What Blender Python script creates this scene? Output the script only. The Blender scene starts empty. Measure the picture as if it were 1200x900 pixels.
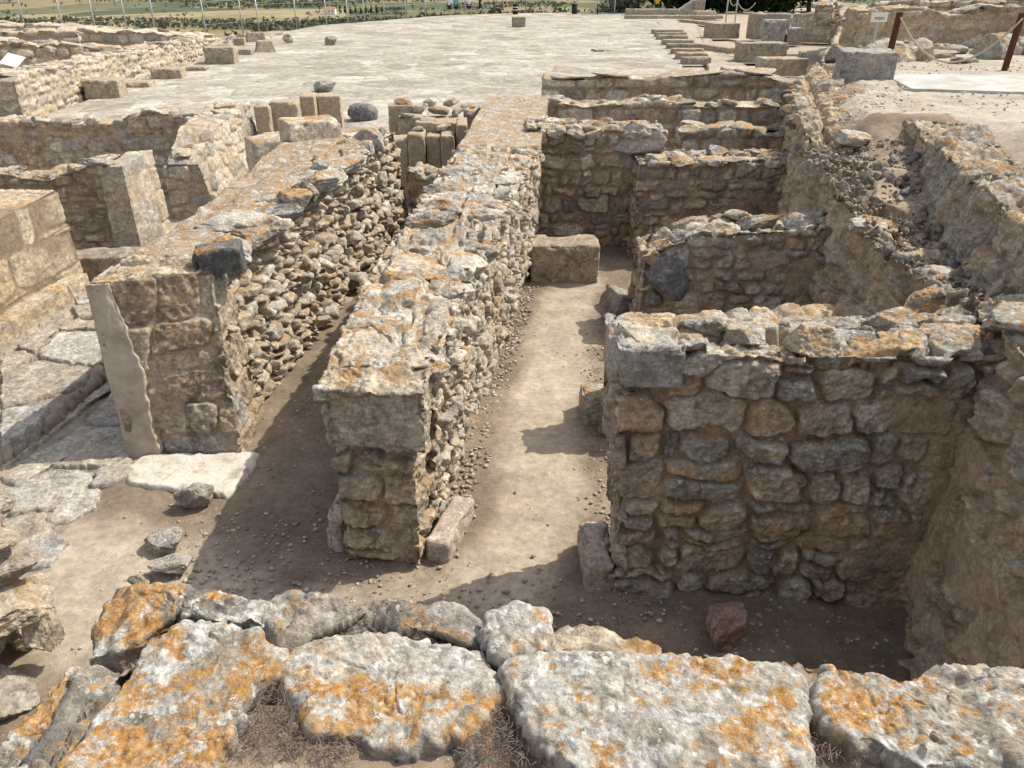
import bpy, bmesh, math, random
import numpy as np
from mathutils import Vector, Matrix

random.seed(7)
RNG = np.random.default_rng(11)
sc = bpy.context.scene
COL = sc.collection

# ------------------------------------------------------------------ numerics
def h01(ix, iy, iz, s):
    M = np.uint64(0xFFFFFFFF)
    x = (ix.astype(np.int64).astype(np.uint64) * np.uint64(0x8da6b343)) & M
    x ^= (iy.astype(np.int64).astype(np.uint64) * np.uint64(0xd8163841)) & M
    x ^= (iz.astype(np.int64).astype(np.uint64) * np.uint64(0xcb1ab31f)) & M
    x ^= np.uint64((int(s) * 0x9E3779B9) & 0xFFFFFFFF)
    x ^= x >> np.uint64(16); x = (x * np.uint64(0x7feb352d)) & M
    x ^= x >> np.uint64(15); x = (x * np.uint64(0x846ca68b)) & M
    x ^= x >> np.uint64(16)
    return (x.astype(np.float64) / 4294967296.0)

def vnoise(p, s=0):
    i = np.floor(p); f = p - i; i = i.astype(np.int64)
    u = f * f * f * (f * (f * 6 - 15) + 10)
    r = 0
    for dx in (0, 1):
        wx = u[:, 0] if dx else 1 - u[:, 0]
        for dy in (0, 1):
            wy = u[:, 1] if dy else 1 - u[:, 1]
            for dz in (0, 1):
                wz = u[:, 2] if dz else 1 - u[:, 2]
                r = r + wx * wy * wz * h01(i[:, 0] + dx, i[:, 1] + dy, i[:, 2] + dz, s)
    return r * 2 - 1

def fbm(p, octv=4, s=0, gain=.5):
    r = 0; a = 1; t = 0; p = np.asarray(p, float)
    for o in range(octv):
        r = r + a * vnoise(p, s + o * 17); t += a; a *= gain; p = p * 2.03 + 3.7
    return r / t * 1.6

def worley(P, cell, s, jit=.85, skip=.12, pn=3.2, jw=.5, wexp=.55):
    """anisotropic cellular noise: distance to the cell's edge, cell centre, two randoms"""
    c = np.array(cell, float); q = P / c
    row = np.floor(q[:, 2]); q = q.copy()
    i0 = np.floor(q).astype(np.int64)
    n = len(q)
    d1 = np.full(n, 1e9); d2 = np.full(n, 1e9)
    s1 = np.zeros((n, 3)); s2 = np.zeros((n, 3)); r1 = np.zeros(n)
    wt = (c.min() / c) ** wexp          # long low stones keep their proportions
    for dx in (-1, 0, 1):
        for dy in (-1, 0, 1):
            for dz in (-1, 0, 1):
                a, b, e = i0[:, 0] + dx, i0[:, 1] + dy, i0[:, 2] + dz
                sh = (e % 2) * .5
                sx = a + .5 + sh - .25 + (h01(a, b, e, s) - .5) * jit
                sy = b + .5 + (h01(a, b, e, s + 1) - .5) * jit * jw
                sz = e + .5 + (h01(a, b, e, s + 2) - .5) * jit * .6
                rr = h01(a, b, e, s + 3)
                S = np.stack([sx, sy, sz], 1)
                D = (q - S) * c
                d = (np.abs(D * wt) ** pn).sum(1)
                d = np.where(h01(a, b, e, s + 4) < skip, 1e8, d)
                m1 = d < d1; m2 = (~m1) & (d < d2)
                s2 = np.where(m1[:, None], s1, np.where(m2[:, None], S, s2))
                d2 = np.where(m1, d1, np.where(m2, d, d2))
                s1 = np.where(m1[:, None], S, s1); r1 = np.where(m1, rr, r1)
                d1 = np.where(m1, d, d1)
    e = (np.minimum(d2, 1e6) ** (1 / pn) - d1 ** (1 / pn)) / 2
    k = np.floor(s1 * 1000).astype(np.int64)
    return e, s1 * c, r1, h01(k[:, 0], k[:, 1], k[:, 2], s + 9), h01(k[:, 1], k[:, 2], k[:, 0], s + 10)

def courses(U, Z, cell, s, split=.2, inset=.012):
    """rough courses of roundish blocks: distance to the block's edge, its centre and randoms"""
    r = np.random.default_rng(s + 900)
    n = len(U); e = np.full(n, -.05); cu = np.zeros(n); cz = np.zeros(n); R1 = np.zeros(n); RA = np.zeros(n); RB = np.zeros(n)
    z0, z1 = Z.min() - .1, Z.max() + .1; u0, u1 = U.min() - .3, U.max() + .3
    zb = [z0 - r.uniform(0, cell[2])]
    while zb[-1] < z1: zb.append(zb[-1] + cell[2] * r.uniform(.62, 1.45))
    zb = np.array(zb); row = np.searchsorted(zb, Z) - 1
    for k in range(len(zb) - 1):
        m = np.where(row == k)[0]
        if not len(m): continue
        ub = [u0 - r.uniform(0, cell[0])]; hgt = zb[k + 1] - zb[k]
        while ub[-1] < u1: ub.append(ub[-1] + max(hgt * .7, cell[0] * r.choice([.55, .8, 1., 1.2, 1.6]) * r.uniform(.8, 1.2)))
        ub = np.array(ub); nb = len(ub); c = np.clip(np.searchsorted(ub, U[m]) - 1, 0, nb - 2)
        rv = r.uniform(size=(nb, 12))
        lo = ub[c]; hi = ub[c + 1]; zl = np.full(len(m), zb[k]); zh = np.full(len(m), zb[k + 1])
        sp = rv[c, 0] < split; zs = zl + hgt * (.32 + .36 * rv[c, 1]); zs = zs + (rv[c, 8] - .5) * .3 * (U[m] - (lo + hi) / 2)
        upper = Z[m] > zs
        zl = np.where(sp & upper, zs, zl); zh = np.where(sp & ~upper, zs, zh); o = np.where(sp & upper, 5, 0)
        q = lambda j: rv[c, (j + o) % 12]
        # sides slope a little and are set in by varying amounts of mortar
        a = lo + inset * q(2) * 2 + (q(3) - .5) * .35 * (Z[m] - (zl + zh) / 2); b = hi - inset * q(4) * 2 + (q(5) - .5) * .35 * (Z[m] - (zl + zh) / 2)
        zl = zl + inset * q(6) * 1.6; zh = zh - inset * q(7) * 2.4
        hx = np.maximum((b - a) / 2, .02); hz = np.maximum((zh - zl) / 2, .02)
        dx = (U[m] - (a + b) / 2) / hx; dz = (Z[m] - (zl + zh) / 2) / hz
        p = 2.6 + 3.2 * q(9)
        rr = (np.abs(dx) ** p + np.abs(dz) ** p) ** (1 / p)
        e[m] = (1 - rr) * np.minimum(hx, hz); cu[m] = (a + b) / 2; cz[m] = (zl + zh) / 2
        R1[m] = q(10); RA[m] = q(11); RB[m] = q(8)
    return e, cu, cz, R1, RA, RB

def sst(x):
    x = np.clip(x, 0, 1); return x * x * (3 - 2 * x)

def vnormals(V, F):
    N = np.zeros_like(V)
    a, b, c = V[F[:, 0]], V[F[:, 1]], V[F[:, 2]]
    if F.shape[1] == 4:
        fn = np.cross(V[F[:, 2]] - a, V[F[:, 3]] - b)
    else:
        fn = np.cross(b - a, c - a)
    for k in range(F.shape[1]): np.add.at(N, F[:, k], fn)
    return N / (np.linalg.norm(N, axis=1)[:, None] + 1e-12)

# ------------------------------------------------------------------ object helpers
def mesh_np(name, parts, mat, smooth=True):
    """parts: list of (V, F, attr or None)"""
    nv = sum(len(p[0]) for p in parts)
    V = np.concatenate([p[0] for p in parts]).astype(np.float32)
    loops = []; starts = []; off = 0; lo = 0
    for p in parts:
        F = p[1] + off
        loops.append(F.ravel()); k = F.shape[1]
        starts.append(lo + np.arange(len(F)) * k); lo += F.size; off += len(p[0])
    loops = np.concatenate(loops).astype(np.int32); starts = np.concatenate(starts).astype(np.int32)
    me = bpy.data.meshes.new(name)
    me.vertices.add(nv); me.vertices.foreach_set('co', V.ravel())
    me.loops.add(len(loops)); me.loops.foreach_set('vertex_index', loops)
    me.polygons.add(len(starts)); me.polygons.foreach_set('loop_start', starts)
    me.update(calc_edges=True)
    if smooth: me.polygons.foreach_set('use_smooth', np.ones(len(starts), bool))
    if any(p[2] is not None for p in parts):
        A = np.concatenate([p[2] if p[2] is not None else np.tile([.5, 1, .5, 1], (len(p[0]), 1)) for p in parts]).astype(np.float32)
        at = me.color_attributes.new('st', 'FLOAT_COLOR', 'POINT'); at.data.foreach_set('color', A.ravel())
    if mat: me.materials.append(mat)
    me.validate()
    return me

def link(name, me, parent=None):
    o = bpy.data.objects.new(name, me); COL.objects.link(o)
    if parent is not None:
        o.parent = parent
        o.matrix_parent_inverse = Matrix.Translation(-parent.location)
    return o

def tag(o, label, cat, group=None):
    o['label'] = label; o['category'] = cat
    if group: o['group'] = group
    return o

def thing(name, label, cat, loc, group=None):
    o = bpy.data.objects.new(name, None); COL.objects.link(o)
    o.location = loc; o.empty_display_size = .2
    return tag(o, label, cat, group)

def struct(o, kind='structure'):
    o['kind'] = kind; return o

# pixel of the photograph -> point on a level plane (used to read plans off the photo)
TH = math.radians(28); FPX = 906.; CAMZ = 3.87
def W(px, py, z):
    u = (px - 600) / FPX; v = (450 - py) / FPX
    d = (u, math.cos(TH) + v * math.sin(TH), -math.sin(TH) + v * math.cos(TH))
    k = (z - CAMZ) / d[2]
    return (d[0] * k, d[1] * k, z)

# ------------------------------------------------------------------ materials
class NT:
    def __init__(s, name):
        s.m = bpy.data.materials.new(name); s.m.use_nodes = True
        s.t = s.m.node_tree; s.n = s.t.nodes; s.l = s.t.links
        s.b = s.n['Principled BSDF']
        s.b.inputs['Roughness'].default_value = .92
        s.b.inputs['Specular IOR Level'].default_value = .15
        g = s.n.new('ShaderNodeNewGeometry'); s.P = g.outputs['Position']; s.N = g.outputs['Normal']
    def _in(s, sock, v):
        if isinstance(v, bpy.types.NodeSocket): s.l.new(v, sock)
        elif v is not None:
            if sock.type == 'RGBA' and len(v) == 3: v = (*v, 1)
            sock.default_value = v
    def noise(s, vec, scale, det=4, rough=.55, dist=0, off=None):
        if off is not None: vec = s.vadd(vec, (off, off * .7, -off * 1.3))
        n = s.n.new('ShaderNodeTexNoise'); s._in(n.inputs['Vector'], vec)
        n.inputs['Scale'].default_value = scale; n.inputs['Detail'].default_value = det
        n.inputs['Roughness'].default_value = rough; n.inputs['Distortion'].default_value = dist
        return n.outputs['Fac']
    def noisec(s, vec, scale, det=2):
        n = s.n.new('ShaderNodeTexNoise'); s._in(n.inputs['Vector'], vec)
        n.inputs['Scale'].default_value = scale; n.inputs['Detail'].default_value = det
        return n.outputs['Color']
    def vor(s, vec, scale, feat='F1', rnd=1):
        n = s.n.new('ShaderNodeTexVoronoi'); n.feature = feat; s._in(n.inputs['Vector'], vec)
        n.inputs['Scale'].default_value = scale; n.inputs['Randomness'].default_value = rnd
        return n.outputs['Distance'], n.outputs.get('Color')
    def vadd(s, a, b):
        n = s.n.new('ShaderNodeVectorMath'); n.operation = 'ADD'; s._in(n.inputs[0], a); s._in(n.inputs[1], b); return n.outputs[0]
    def vmul(s, a, b):
        n = s.n.new('ShaderNodeVectorMath'); n.operation = 'MULTIPLY'; s._in(n.inputs[0], a); s._in(n.inputs[1], b); return n.outputs[0]
    def m_(s, op, a, b=None, c=None):
        n = s.n.new('ShaderNodeMath'); n.operation = op
        s._in(n.inputs[0], a)
        if b is not None: s._in(n.inputs[1], b)
        if c is not None: s._in(n.inputs[2], c)
        return n.outputs[0]
    def mul(s, a, b): return s.m_('MULTIPLY', a, b)
    def rng(s, v, a, b, c=0., d=1.):
        n = s.n.new('ShaderNodeMapRange'); s._in(n.inputs['Value'], v)
        for k, x in zip(('From Min', 'From Max', 'To Min', 'To Max'), (a, b, c, d)): s._in(n.inputs[k], x)
        return n.outputs[0]
    def ramp(s, f, stops, const=False):
        n = s.n.new('ShaderNodeValToRGB'); s._in(n.inputs['Fac'], f); r = n.color_ramp
        if const: r.interpolation = 'CONSTANT'
        while len(r.elements) < len(stops): r.elements.new(.5)
        for e, (p, c) in zip(r.elements, stops): e.position = p; e.color = (*c, 1)
        return n.outputs['Color']
    def mix(s, f, a, b, mode='MIX'):
        n = s.n.new('ShaderNodeMix'); n.data_type = 'RGBA'; n.blend_type = mode; n.clamp_result = False
        s._in(n.inputs[0], f); s._in(n.inputs[6], a); s._in(n.inputs[7], b); return n.outputs[2]
    def sep(s, v):
        n = s.n.new('ShaderNodeSeparateXYZ'); s._in(n.inputs[0], v); return n.outputs
    def val(s, c, f):   # multiply colour by scalar
        n = s.n.new('ShaderNodeCombineXYZ')
        for i in range(3): s._in(n.inputs[i], f)
        return s.mix(1., c, n.outputs[0], 'MULTIPLY')
    def bump(s, h, strength, dist, prev=None):
        n = s.n.new('ShaderNodeBump'); s._in(n.inputs['Height'], h)
        n.inputs['Strength'].default_value = strength; n.inputs['Distance'].default_value = dist
        if prev is not None: s._in(n.inputs['Normal'], prev)
        return n.outputs[0]
    def out(s, col, nrm=None, rough=None):
        s._in(s.b.inputs['Base Color'], col)
        if nrm is not None: s._in(s.b.inputs['Normal'], nrm)
        if rough is not None: s._in(s.b.inputs['Roughness'], rough)
        return s.m

GREY = (.33, .31, .275); TAN = (.43, .345, .235); PALE = (.55, .505, .42); BRN = (.34, .25, .175); DRK = (.17, .165, .155); BUFF = (.46, .39, .285)

def stone_mat(name, pal, mort=(.34, .25, .155), rand='attr', orange=(.0, .5), white=(.15, .5), dark=.3, osc=3.2, bump=1., fine=1., wcut=.56, crack=0., ocut=.53, lo_white=False):
    t = NT(name); P = t.P
    nz = t.sep(t.N)[2]
    up = t.rng(nz, .25, .8)
    if rand == 'attr':
        a = t.n.new('ShaderNodeAttribute'); a.attribute_name = 'st'; sp = t.n.new('ShaderNodeSeparateColor'); t.l.new(a.outputs['Color'], sp.inputs[0])
        R, G, B = sp.outputs[0], sp.outputs[1], sp.outputs[2]
    else:
        oi = t.n.new('ShaderNodeObjectInfo'); R = oi.outputs['Random']; G = 1.0
        B = t.m_('FRACT', t.mul(R, 7.31))
    k = len(pal)
    base = t.ramp(R, [((i + .001) / k, c) for i, c in enumerate(pal)])
    n0 = t.noise(P, 2.2, 3, .6, off=2.)
    n1 = t.noise(P, 7, 6, .68, .4)
    n2 = t.noise(P, 45, 8, .75)
    strat = t.noise(t.vmul(P, (1, 1, 5)), 9, 5, .65, .6, off=5.)
    nm = t.noise(P, 20, 6, .7, .3, off=27.)
    base = t.val(base, t.rng(n1, .3, .7, .55, 1.42)); base = t.val(base, t.rng(nm, .3, .7, .58, 1.45))
    base = t.mix(t.rng(n0, .45, .62, 0., .3), base, (.45, .35, .225))
    base = t.val(base, t.rng(strat, .32, .68, .78, 1.2))
    # earth / mortar
    mcol = t.val(t.ramp(t.noise(P, 14, 6, .7, off=3.), [(.3, tuple(x * .62 for x in mort)), (.55, mort), (.75, tuple(min(1, x * 1.35) for x in mort))]), 1.0)
    if rand == 'attr': base = t.mix(G, mcol, base)
    # dark crust
    dk = t.rng(t.noise(P, 4.5, 8, .74, .5, off=7.), t.m_('SUBTRACT', .565, t.mul(B, .1)), .62)
    base = t.mix(t.mul(dk, t.mul(t.rng(n2, .35, .6, .35, 1.), dark)), base, (.055, .052, .047))
    # pale crust lichen: rounded thalli + ragged fields
    vd, vc = t.vor(t.vadd(P, t.vmul(t.noisec(P, 26, 3), (.05, .05, .05))), 15)
    vs = t.sep(vc)
    th = t.mul(t.rng(vd, t.mul(vs[0], .42), t.mul(vs[0], .36)), t.rng(vs[1], .45, .5))
    fld = t.rng(t.noise(P, 5.5, 9, .78, .3, off=11.), wcut, wcut + .03)
    vd3, vc3 = t.vor(t.vadd(P, t.vmul(t.noisec(P, 40, 4), (.045, .045, .045))), 34); v3 = t.sep(vc3)
    th = t.m_('MAXIMUM', th, t.mul(t.rng(vd3, t.mul(v3[0], .46), t.mul(v3[0], .40)), t.rng(v3[1], .55, .6)))
    mos = t.rng(v3[2], 0, 1, .68, 1.15)
    wm = t.m_('MAXIMUM', th, fld)
    wam = t.m_('ADD', white[0], t.mul(up, white[1]))
    wcol = t.ramp(t.noise(P, 70, 5, .7), [(.3, (.33, .32, .29)), (.5, (.52, .51, .47)), (.7, (.70, .68, .63))])
    wcol = t.val(wcol, t.mul(mos, t.rng(vd3, .25, .5, 1.05, .82)))
    base = t.mix(t.mul(t.mul(wm, wam), t.rng(n2, .28, .45)), base, wcol)
    # orange lichen
    on = t.noise(P, osc, 10, .74, .35, off=17.)
    om = t.rng(on, ocut, ocut + .03)
    vo, voc = t.vor(t.vadd(P, t.vmul(t.noisec(P, 22, 5), (.09, .09, .09))), 11); vos = t.sep(voc)
    ros = t.mul(t.rng(vo, t.mul(vos[0], .5), t.mul(vos[0], .43)), t.mul(t.rng(vos[1], .4, .45), t.rng(on, .44, .47)))
    om = t.m_('MAXIMUM', om, ros)
    oam = t.m_('ADD', orange[0], t.mul(up, orange[1]))
    if rand == 'attr': oam = t.mul(oam, t.m_('ADD', .6, t.mul(G, .4)))
    og = t.m_('MULTIPLY', t.rng(t.noise(P, 60, 6, .8, off=1.), .38, .5), t.rng(t.noise(P, 13, 6, .75, off=6.), .36, .46))
    ocol = t.ramp(t.noise(P, 34, 6, .7, off=4.), [(.3, (.20, .095, .03)), (.45, (.35, .17, .045)), (.58, (.44, .255, .09)), (.75, (.50, .385, .22))])
    base = t.mix(t.mul(t.mul(om, oam), og), base, ocol)
    base = t.val(base, t.rng(n2, .28, .72, .6, 1.36))
    fl = t.noise(P, 110, 4, .8, off=21.)
    base = t.mix(t.rng(fl, .62, .68, 0., .5), base, (.62, .59, .53)); base = t.mix(t.rng(fl, .36, .31, 0., .55), base, (.09, .08, .07))
    if lo_white: base = t.mix(t.mul(t.rng(t.noise(P, 7.5, 9, .75, .3, off=31.), .56, .585), t.rng(n2, .3, .42)), base, wcol)
    # relief
    hh = t.m_('ADD', t.mul(n2, .6), t.mul(t.noise(P, 130, 5, .7), .25))
    hh = t.m_('ADD', hh, t.m_('ADD', t.mul(n1, 1.2), t.mul(nm, .9)))
    nb = t.bump(hh, .75 * bump, .022 * fine)
    pit = t.vor(t.vadd(P, t.vmul(t.noisec(P, 30, 2), (.03, .03, .03))), 55)[0]
    nb = t.bump(t.rng(pit, 0, .35), .35 * bump, .008 * fine, nb)
    if crack:
        ck = t.vor(t.vadd(P, t.vmul(t.noisec(P, 5, 4), (.25, .25, .25))), 2.6, 'DISTANCE_TO_EDGE')[0]
        nb = t.bump(t.rng(ck, 0, .012), crack, .01, nb)
    return t.out(base, nb)

M = {}
M['wallA'] = stone_mat('rubble_limestone', [TAN, PALE, BUFF, GREY, (.42, .33, .25), PALE, PALE, BUFF], mort=(.30, .22, .14), orange=(.0, .75), white=(.28, .72), dark=.25, wcut=.54)
M['wallB'] = stone_mat('rubble_whitish', [PALE, BUFF, GREY, PALE, TAN, PALE], mort=(.36, .27, .175), orange=(.03, .8), white=(.45, .55), dark=.35, wcut=.52)
M['pier'] = stone_mat('pier_blocks', [BUFF, TAN, GREY, (.40, .32, .22), BRN, BUFF], mort=(.42, .34, .24), orange=(.02, .8), white=(.12, .6), dark=.85)
M['header'] = stone_mat('stained_header', [GREY, BUFF, GREY], mort=(.36, .29, .2), orange=(.0, .7), white=(.2, .6), dark=1.0, wcut=.54)
M['wallC'] = stone_mat('rubble_brown', [(.38, .37, .35), (.44, .33, .22), (.50, .36, .21), (.19, .185, .18), (.50, .44, .34), (.56, .52, .44), (.46, .32, .20), (.36, .35, .33), (.50, .40, .26), (.30, .29, .27), (.48, .42, .32)], mort=(.46, .355, .235), orange=(.0, .6), white=(.35, .65), dark=.75, wcut=.53)
M['wallE'] = stone_mat('rubble_grey', [GREY, BUFF, DRK, TAN, GREY, BRN, BUFF, PALE], mort=(.36, .27, .18), orange=(.02, .5), white=(.2, .6), dark=.75)
M['header2'] = stone_mat('lichened_corner', [BUFF, GREY], rand='obj', orange=(.0, .7), white=(.35, .6), dark=.75, ocut=.52, wcut=.515)
M['debris'] = stone_mat('rubble_fragments', [(.30, .25, .195), DRK, GREY, (.26, .22, .18), (.36, .31, .25), (.22, .18, .145)], orange=(0, .05), white=(.05, .2), dark=.5)
M['clay'] = stone_mat('clay_rendered_rubble', [(.42, .32, .22), TAN, (.38, .34, .28), BUFF, TAN], mort=(.52, .40, .275), orange=(.02, .6), white=(.07, .6), dark=.45)
M['ashlar'] = stone_mat('dressed_sandstone', [BUFF, (.44, .34, .23), (.40, .33, .24), BUFF], mort=(.25, .19, .13), orange=(.12, .7), white=(.05, .3), dark=.2, bump=.7)
M['coping'] = stone_mat('coping_stone', [(.38, .33, .26), GREY, (.36, .32, .26), BUFF], mort=(.30, .24, .17), orange=(.0, .85), white=(.3, .35), dark=.75, ocut=.515, wcut=.535, fine=1.3)
M['pale'] = stone_mat('pale_rubble', [PALE, BUFF, (.56, .51, .43), TAN, PALE, GREY], mort=(.44, .36, .26), orange=(.06, .4), white=(.1, .3), dark=.12)
M['cap'] = stone_mat('cap_stone', [GREY, PALE, GREY, BUFF, PALE, DRK], rand='obj', orange=(.05, .95), white=(.35, .65), dark=.6, wcut=.52, ocut=.505)
M['capC'] = stone_mat('cap_stone_mixed', [GREY, PALE, BUFF, GREY, DRK], rand='obj', orange=(.0, .9), white=(.3, .7), dark=.75, wcut=.515, ocut=.52)
M['caporange'] = stone_mat('cap_stone_orange', [BUFF, GREY, PALE], rand='obj', orange=(.1, .9), white=(.25, .6), dark=.5, ocut=.49)
M['capdark'] = stone_mat('cap_stone_black', [DRK, (.1, .1, .095)], rand='obj', orange=(.0, .95), white=(.1, .25), dark=.9, osc=5)
M['caplime'] = stone_mat('cap_stone_brown', [GREY, DRK, TAN, GREY], rand='obj', orange=(.0, .6), white=(.12, .75), dark=.8, wcut=.54)
M['rock'] = stone_mat('loose_rock', [GREY, BUFF, TAN, GREY], rand='obj', orange=(.0, .12), white=(.1, .35), dark=.25)
M['floorrock'] = stone_mat('mottled_rock', [GREY, (.27, .26, .24), GREY], rand='obj', orange=(.0, .12), white=(.35, .5), dark=.7, wcut=.52)
M['stack'] = stone_mat('tilted_stone', [GREY, (.36, .32, .27), BUFF, (.33, .29, .24)], rand='obj', orange=(.05, .35), white=(.15, .4), dark=.4)
M['rockred'] = stone_mat('reddish_rock', [(.30, .20, .165), (.30, .20, .165)], rand='obj', orange=(.0, .0), white=(.05, .15), dark=.25)
M['block'] = stone_mat('weathered_block', [(.34, .30, .24), (.27, .255, .225), (.36, .30, .22)], rand='obj', orange=(.02, .25), white=(.15, .4), dark=.75)
M['greyblock'] = stone_mat('grey_block', [(.30, .29, .27), (.30, .29, .27)], rand='obj', orange=(0, 0), white=(.3, .3), dark=.8, wcut=.56)
M['blue'] = stone_mat('dark_blue_rock', [(.12, .125, .135), (.12, .125, .135)], rand='obj', orange=(0, 0), white=(.05, .1), dark=.3)
M['bluegrey'] = stone_mat('blue_grey_boulder', [(.17, .175, .185), (.17, .175, .185)], rand='obj', orange=(0, 0), white=(.2, .5), dark=.5)
M['plinth'] = stone_mat('pinkish_gypsum', [(.50, .42, .37), (.46, .39, .34)], rand='obj', orange=(0, 0), white=(.1, .2), dark=.2, crack=.5)
M['flag'] = stone_mat('paving_flag', [(.38, .36, .32), (.31, .30, .285), (.42, .40, .36), (.36, .325, .27)], orange=(0, .1), white=(.0, .3), dark=.3, bump=.7, crack=.6)
# foreground stones, rich lichen
M['fgA'] = stone_mat('lichen_orange_stone', [(.27, .24, .20), (.24, .22, .19)], rand='obj', orange=(.5, .5), white=(.4, .6), dark=.5, osc=2.6, ocut=.50, wcut=.50, lo_white=True, bump=1.1, fine=.6)
M['fgB'] = stone_mat('lichen_pale_stone', [(.36, .335, .29), (.36, .33, .28)], rand='obj', orange=(.45, .55), white=(.45, .55), dark=.35, osc=3.6, ocut=.525, wcut=.49, lo_white=True, bump=1.1, fine=.6)
M['fgD'] = stone_mat('lichen_mixed_stone', [(.36, .335, .29), (.36, .33, .28)], rand='obj', orange=(.4, .6), white=(.35, .6), dark=.5, osc=2.4, ocut=.515, wcut=.505, lo_white=True, bump=1.1, fine=.6)
M['fgcore'] = stone_mat('lichen_grey_core', [GREY, DRK, BUFF, BRN], mort=(.26, .2, .14), orange=(.1, .7), white=(.2, .6), dark=.7, osc=3.6, wcut=.55, fine=.7)
M['fgC'] = stone_mat('lichen_grey_stone', [(.24, .225, .20), (.30, .27, .24)], rand='obj', orange=(.1, .45), white=(.2, .5), dark=.85, osc=4, wcut=.55, bump=1.2, fine=.7)

def plaster():
    t = NT('old_plaster'); P = t.P
    n = t.noise(P, 5, 8, .65); c = t.ramp(n, [(.3, (.30, .25, .19)), (.5, (.41, .355, .285)), (.7, (.47, .41, .34))])
    c = t.mix(t.rng(t.noise(P, 3, 6, .7, off=3.), .55, .65, 0, .6), c, (.32, .24, .15))
    return t.out(c, t.bump(t.noise(P, 50, 8, .7), .35, .008))
M['plaster'] = plaster()

def gypsum():
    t = NT('white_gypsum'); P = t.P
    c = t.ramp(t.noise(P, 6, 8, .65), [(.32, (.34, .29, .225)), (.47, (.54, .50, .43)), (.7, (.62, .59, .53))])
    ck = t.vor(t.vadd(P, t.vmul(t.noisec(P, 4, 4), (.3, .3, .3))), 3.2, 'DISTANCE_TO_EDGE')[0]
    c = t.mix(t.rng(ck, .0, .012, .6, 0), c, (.28, .21, .14))
    return t.out(c, t.bump(t.m_('ADD', t.rng(ck, 0, .02), t.noise(P, 40, 6, .7)), .35, .01), .7)
M['gypsum'] = gypsum()

def earth(name, a, b, speck=.5, sc_=1., path=None):
    t = NT(name); P = t.P
    n = t.noise(P, 1.1 * sc_, 6, .62, .3); n2 = t.noise(P, 16 * sc_, 8, .72); n3 = t.noise(P, 3.3 * sc_, 4, .6, off=4.)
    c = t.mix(t.rng(n, .36, .64), a, b)
    if path:  # path: darker soil pair that paints shade into the floor off the mask
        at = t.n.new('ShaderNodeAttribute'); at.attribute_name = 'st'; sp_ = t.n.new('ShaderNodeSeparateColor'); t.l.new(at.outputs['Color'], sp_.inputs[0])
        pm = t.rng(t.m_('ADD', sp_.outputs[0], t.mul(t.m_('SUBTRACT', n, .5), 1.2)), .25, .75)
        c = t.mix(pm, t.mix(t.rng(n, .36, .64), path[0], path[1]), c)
    c = t.val(c, t.rng(n2, .28, .72, .68, 1.3)); c = t.val(c, t.rng(n3, .3, .7, .78, 1.18))
    vd, vc = t.vor(P, 55 * sc_); vs = t.sep(vc)
    sp = t.mul(t.rng(vd, t.mul(vs[0], .42), t.mul(vs[0], .30)), t.rng(vs[1], .62, .66))
    c = t.mix(t.mul(sp, speck), c, t.ramp(vs[2], [(.1, (.22, .19, .15)), (.5, (.40, .34, .27)), (.9, (.56, .52, .45))]))
    vd2, vc2 = t.vor(P, 130 * sc_); v2 = t.sep(vc2)
    sp2 = t.mul(t.rng(vd2, .34, .26), t.rng(v2[1], .5, .55))
    c = t.mix(t.mul(sp2, speck * .8), c, t.ramp(v2[2], [(.1, (.16, .13, .1)), (.5, (.36, .3, .23)), (.9, (.5, .45, .37))]))
    h = t.m_('ADD', t.mul(n2, .8), t.m_('ADD', t.mul(sp, .5), t.mul(sp2, .25)))
    return t.out(c, t.bump(h, .6, .014))
M['earth'] = earth('earth_painted_shade', (.355, .295, .225), (.43, .365, .285), .55, 1., ((.175, .135, .10), (.26, .205, .15)))  # dark pair puts the shade of rooms and channel into the soil colour
M['gravel'] = earth('gravelly_earth', (.34, .29, .225), (.43, .385, .315), .95, .9)
M['soil'] = earth('rubbly_soil', (.22, .165, .12), (.33, .26, .19), .9, .7)

def court():
    t = NT('court_paving'); P = t.vmul(t.P, (1, 1, 0)); P = t.vadd(P, t.vmul(t.noisec(P, .8, 3), (.5, .5, 0)))
    d, _ = t.vor(t.vmul(P, (.8, .62, 1)), 1., 'DISTANCE_TO_EDGE'); _, vc = t.vor(t.vmul(P, (.8, .62, 1)), 1.)
    r = t.sep(vc)
    c = t.ramp(r[0], [(.05, (.29, .26, .21)), (.35, (.39, .36, .30)), (.6, (.335, .305, .25)), (.9, (.45, .42, .36))])
    n = t.noise(P, .5, 8, .75, .6); n2 = t.noise(P, 3.2, 8, .78, .5); st = t.noise(t.vmul(P, (.35, 1.3, 1)), 1.6, 8, .75, .4, off=13.)
    c = t.val(c, t.rng(n, .32, .68, .74, 1.22)); c = t.val(c, t.rng(n2, .3, .7, .45, 1.5)); c = t.val(c, t.rng(st, .34, .66, .80, 1.18))
    c = t.mix(t.rng(t.noise(P, .3, 8, .75, .4, off=9.), .53, .62, 0, .45), c, (.29, .255, .19))
    c = t.mix(t.rng(t.noise(P, 1.1, 9, .78, .4, off=5.), .555, .62, 0, .55), c, (.50, .47, .41))
    c = t.mix(t.rng(t.noise(P, 1.4, 9, .78, .4, off=25.), .57, .64, 0, .45), c, (.19, .17, .135))
    c = t.mix(t.rng(d, 0, .03, .5, 0), c, (.26, .225, .17))
    return t.out(c, t.bump(t.m_('ADD', t.rng(d, 0, .06), n2), .5, .03))
M['court'] = court()
M['flagbed'] = earth('dusty_joint_earth', (.25, .21, .165), (.34, .30, .24), .8, 1.)

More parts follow.
